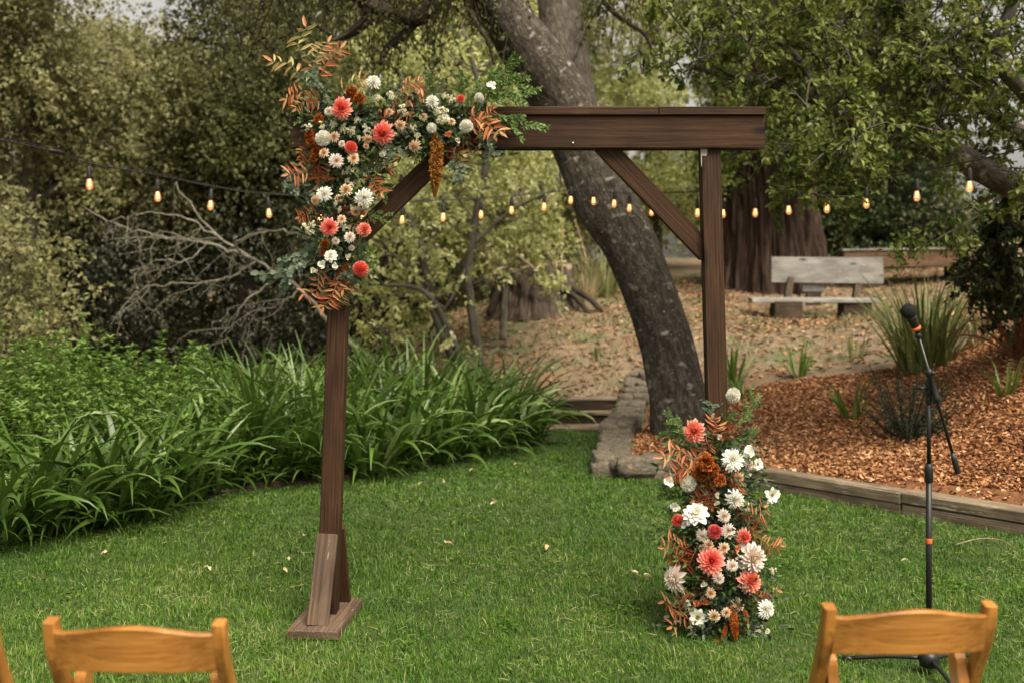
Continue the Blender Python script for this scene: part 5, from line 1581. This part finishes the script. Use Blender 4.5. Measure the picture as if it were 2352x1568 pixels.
FM = {}
for s in range(3):
    FM['coral', s] = flower_mesh('coral_dahlia', DAHLIA, 88, CORAL, s)
    FM['salmon', s] = flower_mesh('salmon_dahlia', DAHLIA, 84, CORAL2, 10 + s)
    FM['white', s] = flower_mesh('white_dahlia', CACTUS, 84, WHITE, 20 + s)
    FM['ball', s] = flower_mesh('ball_dahlia', BALL, 96, WHITE, 30 + s)
    FM['rasp', s] = flower_mesh('raspberry_dahlia', BALL, 96, RASP, 40 + s)
    FM['cball', s] = flower_mesh('coral_ball_dahlia', BALL, 90, CORAL, 45 + s)
    FM['decor', s] = flower_mesh('cream_dahlia', DECOR, 46, BLUSH if s == 2 else WHITE, 50 + s)
    FM['blush', s] = flower_mesh('blush_dahlia', DAHLIA, 80, BLUSH, 60 + s)
    FM['single', s] = flower_mesh('open_dahlia', SINGLE, 13, WHITE, 70 + s)
    FM['mum', s] = flower_mesh('peach_chrysanthemum', MUM, 64, PEACH, 80 + s)
    FM['cmum', s] = flower_mesh('cream_chrysanthemum', MUM, 64, BLUSH, 90 + s)
    FM['ran', s] = flower_mesh('orange_ranunculus', RANUN, 18, ORAN, 100 + s)
    FM['rose', s] = flower_mesh('cream_lisianthus', RANUN, 14, CREAM, 110 + s)
    FM['sweet', s] = flower_mesh('white_sweet_pea', Prof(lambda t: (lerp(.3, 1.5, t), .08, .05, .85, .8, .2, -.2), (.5, 1.0, 1.1, .8)), 6, WHITE, 120 + s)
    mb = MB(); r = np.random.default_rng(130 + s)
    for k in range(11):      # stock: florets up a short spike
        sub = MB(); petals(sub, 7, Prof(lambda t: (lerp(.4, 1.4, t), .05, .05, .85, .8, .2, .2), ROUND), 140 + k + 20 * s)
        v = np.concatenate(sub.v) * .36
        off = np.array([r.normal(0, .3), r.normal(0, .3), 0]) + [0, 0, .25 * (1 - k / 11)]
        off[0] += (k / 11 - .5) * 1.0
        Q = np.array(Vector((off[0] * 1.2, off[1] * 1.4, .8)).to_track_quat('Z', 'Y').to_matrix())
        mb.add(v @ Q.T + off, [f - f.min() + 0 if False else f for f in []] or [np.concatenate(sub.f)], np.concatenate(sub.t))
    FM['stock', s] = mb.mesh('stock_blossom', CREAM)
    for nm, mat, m in (('rust', RUST, 520), ('plume', CREAM, 260)):
        mb = MB(); d = rdir(m, r); R = (1 + .28 * vnoise(d * 3, 1.5, 9 + s))[:, None]
        leaves(mb, d * R * np.array([.8, .8, .6]) - d * .1, d + rdir(m, r) * .5, rdir(m, r), .26, .17, np.clip(r.normal(.5, .22, m), 0, 1), 'broad' if nm == 'rust' else 'oval')
        if nm == 'plume':        # drooping cream catkins
            mb = MB()
            for j in range(6):
                m2 = 90; u2 = r.uniform(0, 1, m2); a2 = r.uniform(0, 6.283, m2); o2 = np.array([r.normal(0, .42), .5 + r.normal(0, .3), r.normal(0, .2)])
                d2 = np.stack([np.cos(a2), np.full(m2, -.5), np.sin(a2)], 1)
                leaves(mb, o2 + np.stack([np.cos(a2) * .09 * (1.1 - u2), -u2 * r.uniform(.9, 1.5), np.sin(a2) * .09 * (1.1 - u2)], 1), d2 + rdir(m2, r) * .3, rdir(m2, r), .17, .1, np.clip(r.normal(.5, .25, m2), 0, 1), 'oval')
        d2 = rdir(120 if nm == 'rust' else 8, r); leaves(mb, d2 * .35, d2, rdir(len(d2), r), .5, .4, .1)
        FM[nm, s] = mb.mesh('celosia_plume', mat)
    # amaranth tassel hangs along -z, unit length
    mb = MB(); m = 2200; u = r.uniform(0, 1, m); a = r.uniform(0, 6.283, m)
    rad = np.interp(u, [0, .15, .5, .8, 1], [.05, .13, .14, .09, .015]) * (1 + .08 * np.sin(u * 47 + a * 2)) * r.uniform(.75, 1.15, m)
    p = np.stack([np.cos(a) * rad + .02 * np.sin(u * 5), np.sin(a) * rad, -u], 1); d = np.stack([np.cos(a), np.sin(a), np.full(m, -.3)], 1)
    leaves(mb, p * [1, 1, 1] - d * .02, d + rdir(m, r) * .4, rdir(m, r), .042, .026, np.clip(r.normal(.5, .22, m), 0, 1), 'broad')
    tube(mb, [(0, 0, .05), (0, 0, -.5), (.02, 0, -.97)], [.04, .09, .01], 6, .1)
    FM['amar', s] = mb.mesh('amaranth_tassel', AMBER)
    FM['ramar', s] = FM['amar', s].copy(); FM['ramar', s].materials.clear(); FM['ramar', s].materials.append(RUST)
    mb = MB(); d = rdir(60, r)
    leaves(mb, d * .1, d, rdir(60, r), .32, .22, np.clip(r.normal(.4, .2, 60), 0, 1), 'broad'); FM['eye', s] = mb.mesh('flower_eye', fm('yellow_eye_%d' % s, [(.3, .22, .03), (.55, .40, .08), (.65, .5, .14)]))

# ---- sprays: stem along +x, faces +z, unit length
SP = {}


def spray(kind, seed):
    r = np.random.default_rng(seed)
    ms, ml = MB(), MB()
    def stem(p, r0): tube(ms, p, [r0, r0 * .5], 4, .3, cap=False)
    if kind in ('sumac', 'bronze', 'olive'):
        p = curve([(0, 0, 0), (.35, .06 * r.normal(), .06), (.7, .10 * r.normal(), .04), (1, .12 * r.normal(), -.06)], 12); stem(p, .009)
        m = 7; u = np.linspace(.2, .97, m)
        q = np.stack([np.interp(u, np.linspace(0, 1, 12), p[:, i]) for i in range(3)], 1)
        for sd in (-1, 1):
            D = np.stack([np.full(m, .42), np.full(m, sd * 1.0), r.normal(-.2, .28, m)], 1) + r.normal(0, .2, (m, 3))
            L = (.30 if kind == 'olive' else .33) * (1 - .45 * (u - .45) ** 2) * r.uniform(.7, 1.15, m)
            tb = {'sumac': .36, 'bronze': .4, 'olive': .75}[kind]
            leaves(ml, q, D, np.stack([r.normal(0, .5, m), r.normal(0, .45, m), np.ones(m)], 1), L, L * .25, np.clip(tb + r.normal(0, .17, m) + .12 * (u - .5), 0, 1), 'oval', .3, .32)
        leaves(ml, p[-1:], np.array([[1.0, 0, -.1]]), np.array([[0, 0, 1.0]]), .26, .08, .4, 'oval')
        mat = BRONZE if kind == 'bronze' else SUMAC
    elif kind == 'euca':
        for b in range(4):
            if b == 0: p = curve([(0, 0, 0), (.5, .05 * r.normal(), .05), (1, .1 * r.normal(), -.05)], 10)
            else:
                s0 = .15 + .2 * b; sd = (-1) ** b
                p = curve([(s0, 0, .02), (s0 + .2, sd * .14, .05), (s0 + .36, sd * .24 + r.normal() * .04, .0)], 8)
            stem(p, .007)
            m = 11 if b == 0 else 8; u = np.linspace(.15, 1, m)
            q = np.stack([np.interp(u, np.linspace(0, 1, len(p)), p[:, i]) for i in range(3)], 1)
            for sd in (-1, 1):
                D = np.stack([np.full(m, .6), np.full(m, sd * .9), r.normal(0, .4, m)], 1)
                leaves(ml, q, D, rdir(m, r) * .6 + [0, 0, 1], .115 * r.uniform(.7, 1.2, m), .08 * r.uniform(.8, 1.1, m), np.clip(r.normal(.5, .2, m), 0, 1), 'broad', .1, .1)
        mat = EUCA
    else:
        for b in range(5):
            if b == 0: p = curve([(0, 0, 0), (.5, .06 * r.normal(), .05), (1, .15 * r.normal(), -.04)], 10)
            else:
                s0 = .08 + .16 * b; sd = (-1) ** b; w = r.uniform(.12, .24)
                p = curve([(s0, 0, .02), (s0 + .12, sd * w * .6, .05), (s0 + .26, sd * w, r.normal() * .06)], 8)
            stem(p, .006)
            m = 17 if b == 0 else 9; u = np.linspace(.12, 1, m)
            q = np.stack([np.interp(u, np.linspace(0, 1, len(p)), p[:, i]) for i in range(3)], 1)
            for sd in (-1, 1):
                D = np.stack([np.full(m, .7), np.full(m, sd * .8), r.normal(0, .4, m)], 1)
                leaves(ml, q, D, rdir(m, r) * .6 + [0, 0, 1], .085 * r.uniform(.7, 1.25, m), .048 * r.uniform(.8, 1.1, m), np.clip(r.normal(.5, .2, m) + .15 * (b == 0) * u, 0, 1), 'oval', .25, .15)
        mat = BOXL if kind == 'privet' else DEEP
    return ms.mesh('stem', STEM if kind not in ('sumac', 'bronze') else plain('red_stem', (.36, .12, .05), .6)), ml.mesh('spray', mat)


NAMES = {'sumac': 'sumac_spray', 'bronze': 'bronze_leaf_spray', 'olive': 'pale_sumac_spray', 'euca': 'eucalyptus_spray', 'privet': 'privet_spray', 'deep': 'dark_leaf_spray'}
for kd in NAMES:
    SP[kd] = [spray(kd, 300 + 17 * i + len(kd)) for i in range(4)]
_fr = random.Random(12)
FN = {'coral': 'coral_dahlia', 'salmon': 'salmon_dahlia', 'white': 'white_dahlia', 'ball': 'white_ball_dahlia', 'rasp': 'raspberry_ball_dahlia', 'cball': 'coral_ball_dahlia', 'decor': 'cream_dahlia', 'blush': 'blush_dahlia', 'single': 'open_white_dahlia',
      'mum': 'peach_chrysanthemum', 'cmum': 'cream_chrysanthemum', 'ran': 'orange_ranunculus', 'rose': 'cream_lisianthus', 'sweet': 'white_blossom', 'stock': 'cream_stock', 'rust': 'rust_celosia', 'plume': 'cream_celosia', 'amar': 'amaranth_tassel', 'ramar': 'rust_amaranth_tassel'}


def bloom(root, kind, px, py, dia, Y, axis, face=None):
    """flower head of apparent diameter dia (picture units) at depth Y; axis = the arrangement's core point it grows from"""
    c = P(px, py, Y)
    d = c - axis
    n = unit(unit(d) * .55 + np.array([0, -1.0, .12]) + np.array([_fr.gauss(0, .26), 0, _fr.gauss(0, .24)])) if face is None else unit(face)
    s = dia * Y / FPX / 2 * _fr.uniform(.88, 1.15)
    sq = (s, s * _fr.uniform(.9, 1.05), s * _fr.uniform(.75, 1.45))
    q = Vector(n).to_track_quat('Z', 'Y') @ Quaternion((0, 0, 1), _fr.uniform(0, 6.28) if kind != 'plume' else _fr.gauss(0, .25))
    k = _fr.randrange(3)
    o = link(FN[kind], FM[kind, k], root, c - wloc(root), q, sq)
    if kind in ('single', 'mum'):
        link('flower_eye', FM['eye', k], o, (0, 0, .02), None, .62 if kind == 'single' else .32)
    # stem back to the core
    back = c - n * s * .15
    mb = MB(); tube(mb, curve([back, back - n * .06 + (axis - back) * .2, axis], 8), .003, 5); mb.build('stem', STEM, root)
    return o


def add_spray(root, kind, a, b, Ya, Yb, flip=1):
    A, B = P(a[0], a[1], Ya), P(b[0], b[1], Yb)
    d = B - A; L = np.linalg.norm(d)
    hint = unit(np.array([_fr.gauss(0, .15), -1, .3 + _fr.gauss(0, .12)]))
    M = axes(d, hint)
    st_, lf = SP[kind][_fr.randrange(4)]
    wsc = L * _fr.uniform(.9, 1.1)
    if kind in ('privet', 'deep', 'euca'): wsc = min(max(L, .17), .26)
    if kind in ('sumac', 'bronze', 'olive'): wsc = min(max(L, .19), .29)
    o = link(NAMES[kind], lf, root, A - wloc(root), quat(M), (L, wsc * _fr.choice((-1, 1)) * 1.0, wsc))
    link('stem', st_, o)
    return o


Z1 = lambda x, y: (611.5 + x * .28, 56.4 + y * .28)
Z2 = lambda x, y: (611.5 + x * .228, 376.3 + y * .228)
Z3 = lambda x, y: (1458.2 + x * .408, 865.5 + y * .408)

# ---------------- arrangement on the arch's corner
_core1 = [P(742, 285, 4.93), P(800, 285, 4.9), P(900, 285, 4.9), P(1000, 290, 4.9), P(1080, 280, 4.92), P(775, 380, 4.9), P(778, 460, 4.9), P(778, 540, 4.91), P(775, 610, 4.93)]
fl1 = thing('floral_garland', 'coral, white and rust flower garland covering the top corner of the arch', 'flower arrangement', P(790, 330, 4.93))
core = np.array(_core1)
near = lambda q: core[np.argmin(np.linalg.norm(core - q, axis=1))]


def fill(root, centres, n, spread, kinds, seed, Y=4.90):
    r = np.random.default_rng(seed)
    for mat, nm, frac, L in kinds:
        mb = MB(); m = int(n * frac)
        c = centres[r.integers(len(centres), size=m)]
        p = c + r.normal(0, 1, (m, 3)) * spread
        d = unit(p - c + r.normal(0, .02, (m, 3)))
        leaves(mb, p, d + rdir(m, r) * .8 + [0, -.3, 0], rdir(m, r) * .7 + [0, -1, .4], L * r.uniform(.6, 1.3, m), L * .5 * r.uniform(.7, 1.2, m), np.clip(r.normal(.45, .22, m), 0, 1), 'oval')
        mb.build(nm, mat, root)['kind'] = 'stuff'


_fc = np.concatenate([curve(core[:5], 30), curve([core[1], *core[5:]], 26)])
fill(fl1, _fc, 1500, np.array([.062, .035, .06]), ((DEEP, 'dark_leaf_filler', 1.0, .035), (BOXL, 'green_leaf_filler', .45, .032), (EUCA, 'grey_leaf_filler', .5, .03)), 71)
_F1 = [('coral', 622, 690, 225), ('coral', 960, 895, 205), ('cball', 695, 1010, 112), ('cball', 1595, 610, 76), ('ran', 1488, 905, 80), ('white', 880, 475, 128), ('ball', 470, 935, 138), ('white', 1360, 635, 128), ('ball', 1355, 850, 100),
       ('ball', 1640, 835, 128), ('ball', 1745, 600, 88), ('sweet', 1848, 503, 80), ('blush', 515, 715, 95), ('mum', 560, 925, 95), ('mum', 475, 1055, 100), ('cmum', 575, 1120, 130), ('mum', 715, 1100, 112), ('mum', 1220, 1000, 108), ('mum', 655, 1360, 112), ('mum', 405, 1440, 85),
       ('stock', 900, 610, 95), ('stock', 1020, 580, 95), ('stock', 350, 840, 80), ('stock', 450, 830, 80), ('stock', 1440, 740, 120), ('stock', 1395, 715, 80), ('sweet', 1480, 770, 70), ('plume', 1475, 580, 70), ('plume', 1530, 605, 75), ('rose', 1565, 945, 60),
       ('plume', 650, 850, 85), ('plume', 560, 820, 70), ('plume', 705, 880, 80), ('plume', 755, 785, 75), ('plume', 1205, 840, 80), ('plume', 1245, 905, 70), ('plume', 690, 1190, 80), ('plume', 640, 1210, 60), ('plume', 770, 930, 60), ('mum', 1100, 830, 90), ('mum', 830, 940, 80), ('mum', 820, 1000, 60),
       ('mum', 1010, 720, 80), ('mum', 1290, 760, 80), ('stock', 1120, 700, 90), ('cmum', 620, 980, 70), ('sweet', 960, 1060, 70), ('mum', 1520, 800, 70), ('stock', 820, 860, 90), ('rust', 700, 560, 110), ('rust', 760, 610, 105), ('rust', 430, 775, 95), ('rust', 350, 890, 70), ('rust', 365, 965, 85), ('rust', 405, 1045, 90), ('rust', 390, 1100, 70)]
_F2 = [('coral', 635, 640, 222), ('salmon', 985, 665, 158), ('cball', 950, 1060, 150), ('mum', 900, 480, 125), ('white', 585, 305, 175), ('white', 985, 345, 190), ('cmum', 840, 740, 135), ('mum', 500, 385, 85), ('decor', 650, 930, 150), ('rose', 825, 945, 100), ('sweet', 565, 1020, 115), ('sweet', 700, 1030, 90), ('rose', 490, 1085, 110),
       ('mum', 760, 560, 100), ('cmum', 700, 780, 90), ('stock', 780, 640, 90), ('mum', 730, 350, 90), ('cmum', 860, 850, 80), ('stock', 440, 680, 110), ('stock', 380, 630, 80), ('stock', 470, 615, 75), ('rust', 590, 810, 95), ('rust', 570, 900, 70), ('plume', 870, 200, 70), ('plume', 815, 170, 60), ('plume', 740, 460, 70), ('plume', 700, 400, 60), ('mum', 960, 430, 90)]
for i, (k, x, y, d) in enumerate([(k, *Z1(x, y), d * .28) for k, x, y, d in _F1] + [(k, *Z2(x, y), d * .228) for k, x, y, d in _F2]):
    small = d < 28
    Y = (4.77 if d > 40 else 4.79 if not small else 4.81) + _fr.uniform(-.02, .02)
    if k == 'rust': Y += .02
    q = P(x, y, Y)
    bloom(fl1, k, x, y, d, Y, near(q))
_a = P(*Z1(1390, 905), 4.84)
link('amaranth_tassel', FM['amar', 0], fl1, _a - wloc(fl1), None, (.2, .2, .275))
for a, b in (((360, 870), (350, 1010)), ((420, 980), (390, 1140))):
    A, B = P(*Z1(*a), 4.86), P(*Z1(*b), 4.85)
    link('rust_amaranth_tassel', FM['ramar', 1], fl1, A - wloc(fl1), None, (.16, .16, np.linalg.norm(B - A)))
_S1 = [('olive', (390, 540), (60, 290)), ('olive', (390, 480), (265, 40)), ('olive', (370, 420), (490, 140)), ('sumac', (400, 480), (600, 195)), ('sumac', (440, 560), (160, 590)), ('olive', (400, 600), (250, 680)), ('sumac', (450, 640), (330, 640)),
       ('olive', (600, 560), (795, 450)), ('sumac', (1080, 640), (1250, 470)), ('sumac', (1000, 650), (1330, 590)), ('sumac', (1000, 640), (1250, 750)), ('sumac', (1050, 660), (1120, 780)), ('sumac', (410, 990), (285, 1110)), ('bronze', (520, 1060), (600, 1280)), ('bronze', (480, 1060), (440, 1250)), ('sumac', (440, 1180), (195, 1230)),
       ('sumac', (420, 1160), (460, 1320)), ('bronze', (890, 1030), (1015, 1180)), ('bronze', (900, 1020), (905, 1220)), ('sumac', (1640, 720), (1900, 870)), ('sumac', (1700, 780), (1850, 690)), ('bronze', (1620, 890), (1760, 1090)), ('bronze', (1600, 880), (1680, 1110)), ('bronze', (1560, 1000), (1480, 1130)), ('sumac', (850, 1240), (935, 1370)), ('bronze', (880, 760), (1010, 780)), ('bronze', (830, 820), (960, 760)), ('sumac', (1680, 830), (1720, 760)), ('olive', (1760, 760), (1830, 920)),
       ('privet', (1640, 620), (2085, 310)), ('privet', (1640, 600), (1950, 400)), ('privet', (1720, 590), (2220, 620)), ('privet', (1720, 570), (2160, 470)), ('privet', (1690, 690), (2250, 920)), ('privet', (1690, 700), (2040, 850)), ('privet', (1600, 590), (1640, 390)), ('privet', (1590, 590), (1560, 480)), ('privet', (1340, 570), (1355, 400)), ('privet', (1360, 580), (1415, 540)), ('privet', (280, 700), (200, 700)), ('privet', (300, 800), (250, 750)), ('privet', (1000, 620), (960, 530)),
       ('privet', (1550, 840), (1490, 840)), ('privet', (650, 1010), (600, 960)), ('privet', (900, 1100), (830, 1160)), ('privet', (1300, 960), (1330, 1030)),
       ('euca', (500, 560), (340, 390)), ('euca', (880, 680), (850, 830)), ('euca', (1200, 600), (1280, 760)), ('euca', (1700, 850), (1865, 960)), ('euca', (1720, 930), (1865, 1090)), ('euca', (1520, 980), (1605, 1245)), ('euca', (1000, 920), (1060, 1080)), ('euca', (400, 1140), (150, 1270)), ('euca', (430, 1240), (300, 1390)), ('euca', (1100, 620), (1060, 500)),
       ('deep', (1200, 920), (1280, 1120)), ('deep', (900, 1010), (980, 1100)), ('deep', (760, 1120), (900, 1230)), ('deep', (520, 980), (600, 1060)), ('deep', (1100, 900), (1170, 980)), ('deep', (780, 1160), (1000, 1370)), ('deep', (620, 1250), (700, 1300)), ('deep', (800, 1040), (960, 1130))]
_S2 = [('sumac', (540, 460), (335, 530)), ('olive', (700, 500), (1030, 560)), ('olive', (720, 560), (900, 640)), ('sumac', (940, 560), (880, 820)), ('sumac', (660, 1060), (415, 1330)), ('sumac', (740, 1110), (595, 1440)), ('olive', (790, 1230), (715, 1400)), ('sumac', (800, 1000), (720, 1250)), ('sumac', (940, 1060), (800, 1240)), ('olive', (560, 760), (690, 830)), ('bronze', (700, 1050), (840, 1160)), ('bronze', (760, 380), (800, 470)), ('bronze', (860, 380), (960, 460)),
       ('privet', (960, 480), (1250, 560)), ('privet', (920, 900), (1125, 1045)), ('privet', (900, 850), (1040, 800)), ('privet', (980, 150), (1250, 310)), ('privet', (700, 330), (720, 200)), ('privet', (680, 340), (700, 440)), ('privet', (760, 800), (700, 900)), ('privet', (840, 900), (980, 960)),
       ('euca', (600, 760), (55, 1195)), ('euca', (560, 820), (210, 1060)), ('euca', (870, 960), (820, 1170)), ('euca', (860, 980), (960, 1030)), ('euca', (480, 120), (240, 270)), ('deep', (860, 780), (1010, 880)), ('deep', (700, 700), (720, 840)), ('deep', (560, 700), (500, 800))]
for k, a, b in [(k, Z1(*a), Z1(*b)) for k, a, b in _S1] + [(k, Z2(*a), Z2(*b)) for k, a, b in _S2]:
    add_spray(fl1, k, a, b, 4.89 + _fr.uniform(-.02, .03), 4.87 + _fr.uniform(-.05, .05))

# ---------------- ground arrangement at the right post
fl2 = thing('floral_pillar', 'tall cluster of dahlias and foliage around the foot of the right post', 'flower arrangement', np.array([.95, 4.86, 0]))
core = np.array([P(1640, 1010, 4.9), P(1650, 1080, 4.87), P(1655, 1150, 4.85), P(1650, 1220, 4.83), P(1650, 1290, 4.80), P(1648, 1350, 4.78), P(1648, 1400, 4.76), P(1648, 1445, 4.75)])
_w = np.linspace(.05, .11, 30)
fill(fl2, curve(core, 30), 2000, np.array([.085, .06, .04]), ((DEEP, 'dark_leaf_filler', 1.0, .035), (BOXL, 'green_leaf_filler', .5, .03), (EUCA, 'grey_leaf_filler', .4, .03)), 72)
# water tub hidden in the greenery so the arrangement stands on the grass
mb = MB(); lathe(mb, [(.09, 0.0), (.11, .02), (.12, .16), (.115, .165)], (.93, 4.82, 0), (0, 0, 1), 18); mb.build('flower_tub', plain('dark_green_tub', (.02, .03, .02), .5), fl2)
_F3 = [('salmon', 335, 305, 128), ('coral', 430, 1035, 165), ('salmon', 645, 1150, 150), ('rasp', 450, 870, 88), ('coral', 610, 895, 105), ('cball', 240, 805, 85), ('ball', 555, 100, 88), ('white', 550, 465, 135), ('ball', 300, 600, 98), ('white', 558, 685, 115), ('single', 772, 665, 110), ('decor', 345, 770, 170), ('sweet', 640, 420, 75), ('single', 690, 490, 70),
       ('blush', 655, 1015, 170), ('blush', 230, 1135, 155), ('white', 735, 1305, 112), ('single', 355, 1350, 105), ('sweet', 230, 725, 65), ('sweet', 195, 590, 65), ('mum', 585, 565, 68), ('cmum', 380, 890, 80), ('cmum', 525, 865, 86), ('mum', 415, 940, 70), ('cmum', 548, 1060, 80), ('cmum', 470, 1130, 74), ('rose', 390, 1160, 58), ('mum', 425, 1215, 78), ('mum', 578, 1280, 90), ('mum', 445, 1345, 80), ('mum', 515, 1325, 65), ('cmum', 640, 495, 70),
       ('cmum', 500, 780, 80), ('stock', 620, 720, 70), ('mum', 500, 960, 70), ('stock', 300, 1290, 70), ('ran', 358, 1275, 70), ('ran', 400, 1260, 55), ('ran', 570, 955, 52), ('rose', 475, 335, 40), ('rose', 458, 670, 48), ('rose', 460, 705, 50), ('rust', 400, 480, 100), ('rust', 370, 540, 95), ('rust', 440, 520, 80), ('stock', 700, 1420, 70), ('stock', 745, 1440, 60), ('rose', 645, 550, 35), ('sweet', 285, 830, 50), ('rust', 480, 580, 70), ('plume', 780, 1085, 50), ('mum', 380, 965, 60)]
for k, x, y, d in _F3:
    px, py = Z3(x, y); d *= .408
    t = np.clip((py - 960) / 480, 0, 1)
    Y = 4.77 - .11 * t - (.06 if d > 40 else .04) + _fr.uniform(-.02, .02) + abs(px - 1650) / 110 * .09
    f = None
    if (k, x) == ('blush', 230): f = (-.9, -.45, .1)
    if (k, x) == ('decor', 345): f = (-.2, -.7, .75)
    q = P(px, py, Y)
    bloom(fl2, k, px, py, d, Y, near(q), f)
for a, b, k in (((545, 1290), (570, 1505), 0), ((515, 1395), (490, 1512), 1), ((620, 1310), (635, 1400), 2), ((480, 1480), (440, 1505), 1)):
    A, B = P(*Z3(*a), 4.66), P(*Z3(*b), 4.63); B[2] = max(B[2], .005)
    M = axes(A - B, (0, -1, 0)); M = np.stack([M[:, 2], M[:, 1] * 1, M[:, 0]], 1); M[:, 1] = np.cross(M[:, 2], M[:, 0])
    L = np.linalg.norm(B - A)
    link('rust_amaranth_tassel', FM['ramar', k], fl2, A - wloc(fl2), quat(M), (L * .9 if L < .2 else L * .62,) * 2 + (L,))
_S3 = [('sumac', (390, 440), (165, 420)), ('sumac', (400, 490), (205, 550)), ('sumac', (380, 540), (250, 480)), ('sumac', (460, 560), (340, 600)), ('sumac', (470, 600), (400, 760)), ('sumac', (480, 640), (345, 690)), ('bronze', (480, 260), (505, 330)), ('sumac', (400, 330), (380, 420)), ('sumac', (420, 330), (440, 240)), ('sumac', (540, 620), (500, 510)), ('sumac', (480, 540), (430, 600)), ('bronze', (560, 800), (640, 760)), ('sumac', (620, 800), (730, 760)), ('bronze', (640, 830), (720, 880)), ('sumac', (690, 900), (815, 945)),
       ('sumac', (320, 940), (170, 930)), ('bronze', (330, 980), (210, 1030)), ('bronze', (360, 960), (270, 1080)), ('sumac', (350, 1230), (180, 1290)), ('sumac', (330, 1320), (205, 1370)), ('sumac', (300, 1210), (330, 1250)), ('sumac', (540, 610), (590, 590)), ('sumac', (410, 640), (430, 730)), ('bronze', (600, 960), (680, 920)), ('olive', (640, 1160), (800, 1200)), ('bronze', (500, 980), (550, 1040)), ('sumac', (430, 1110), (420, 1200)), ('bronze', (650, 1180), (740, 1240)),
       ('privet', (330, 330), (165, 205)), ('privet', (320, 340), (145, 285)), ('privet', (330, 420), (215, 340)), ('privet', (520, 280), (560, 190)), ('privet', (560, 300), (690, 85)), ('privet', (560, 370), (705, 330)), ('privet', (300, 690), (140, 640)), ('privet', (280, 790), (85, 790)), ('privet', (270, 850), (70, 905)), ('privet', (300, 880), (95, 960)), ('privet', (620, 860), (790, 790)), ('privet', (520, 420), (470, 350)), ('privet', (510, 430), (560, 360)), ('privet', (660, 1200), (800, 1130)), ('privet', (660, 1230), (795, 1270)), ('privet', (600, 1400), (650, 1500)), ('privet', (640, 1380), (760, 1440)), ('privet', (400, 1400), (270, 1440)), ('privet', (650, 1060), (800, 1095)), ('privet', (300, 1000), (170, 1060)), ('privet', (230, 700), (115, 600)), ('privet', (330, 1120), (280, 1200)),
       ('euca', (440, 250), (430, 140)), ('euca', (480, 680), (510, 600)), ('euca', (640, 1230), (740, 1200)), ('euca', (430, 1400), (340, 1470)), ('euca', (470, 1440), (420, 1500)), ('euca', (560, 760), (640, 800)), ('euca', (620, 1360), (690, 1470)), ('euca', (400, 1000), (300, 1040)), ('euca', (360, 1140), (330, 1200)), ('euca', (510, 800), (560, 880)),
       ('deep', (520, 500), (470, 620)), ('deep', (500, 1150), (530, 1240)), ('deep', (560, 1300), (640, 1370)), ('deep', (420, 1300), (330, 1400)), ('deep', (600, 700), (690, 760)), ('deep', (350, 860), (280, 920)), ('deep', (580, 560), (680, 640)), ('deep', (450, 1420), (380, 1500)), ('deep', (560, 1420), (600, 1510)), ('deep', (640, 1440), (700, 1500)), ('deep', (520, 1430), (470, 1515)), ('deep', (600, 1440), (560, 1520)), ('privet', (540, 1440), (520, 1520)), ('deep', (660, 1450), (740, 1490)), ('deep', (400, 1450), (330, 1500)), ('privet', (600, 1460), (640, 1525)), ('euca', (560, 1440), (610, 1510)), ('deep', (500, 930), (540, 1020)), ('deep', (640, 1240), (700, 1330))]
for k, a, b in _S3:
    a, b = Z3(*a), Z3(*b)
    t = np.clip((a[1] - 960) / 480, 0, 1)
    Ya = 4.88 - .11 * t
    Yb = Ya + _fr.uniform(-.04, .05)
    if k in ('sumac', 'bronze'): Ya -= .075; Yb = Ya + _fr.uniform(-.04, .01)
    if b[1] > 1460: Yb = min(Yb, 4.68)
    add_spray(fl2, k, a, b, Ya, Yb)
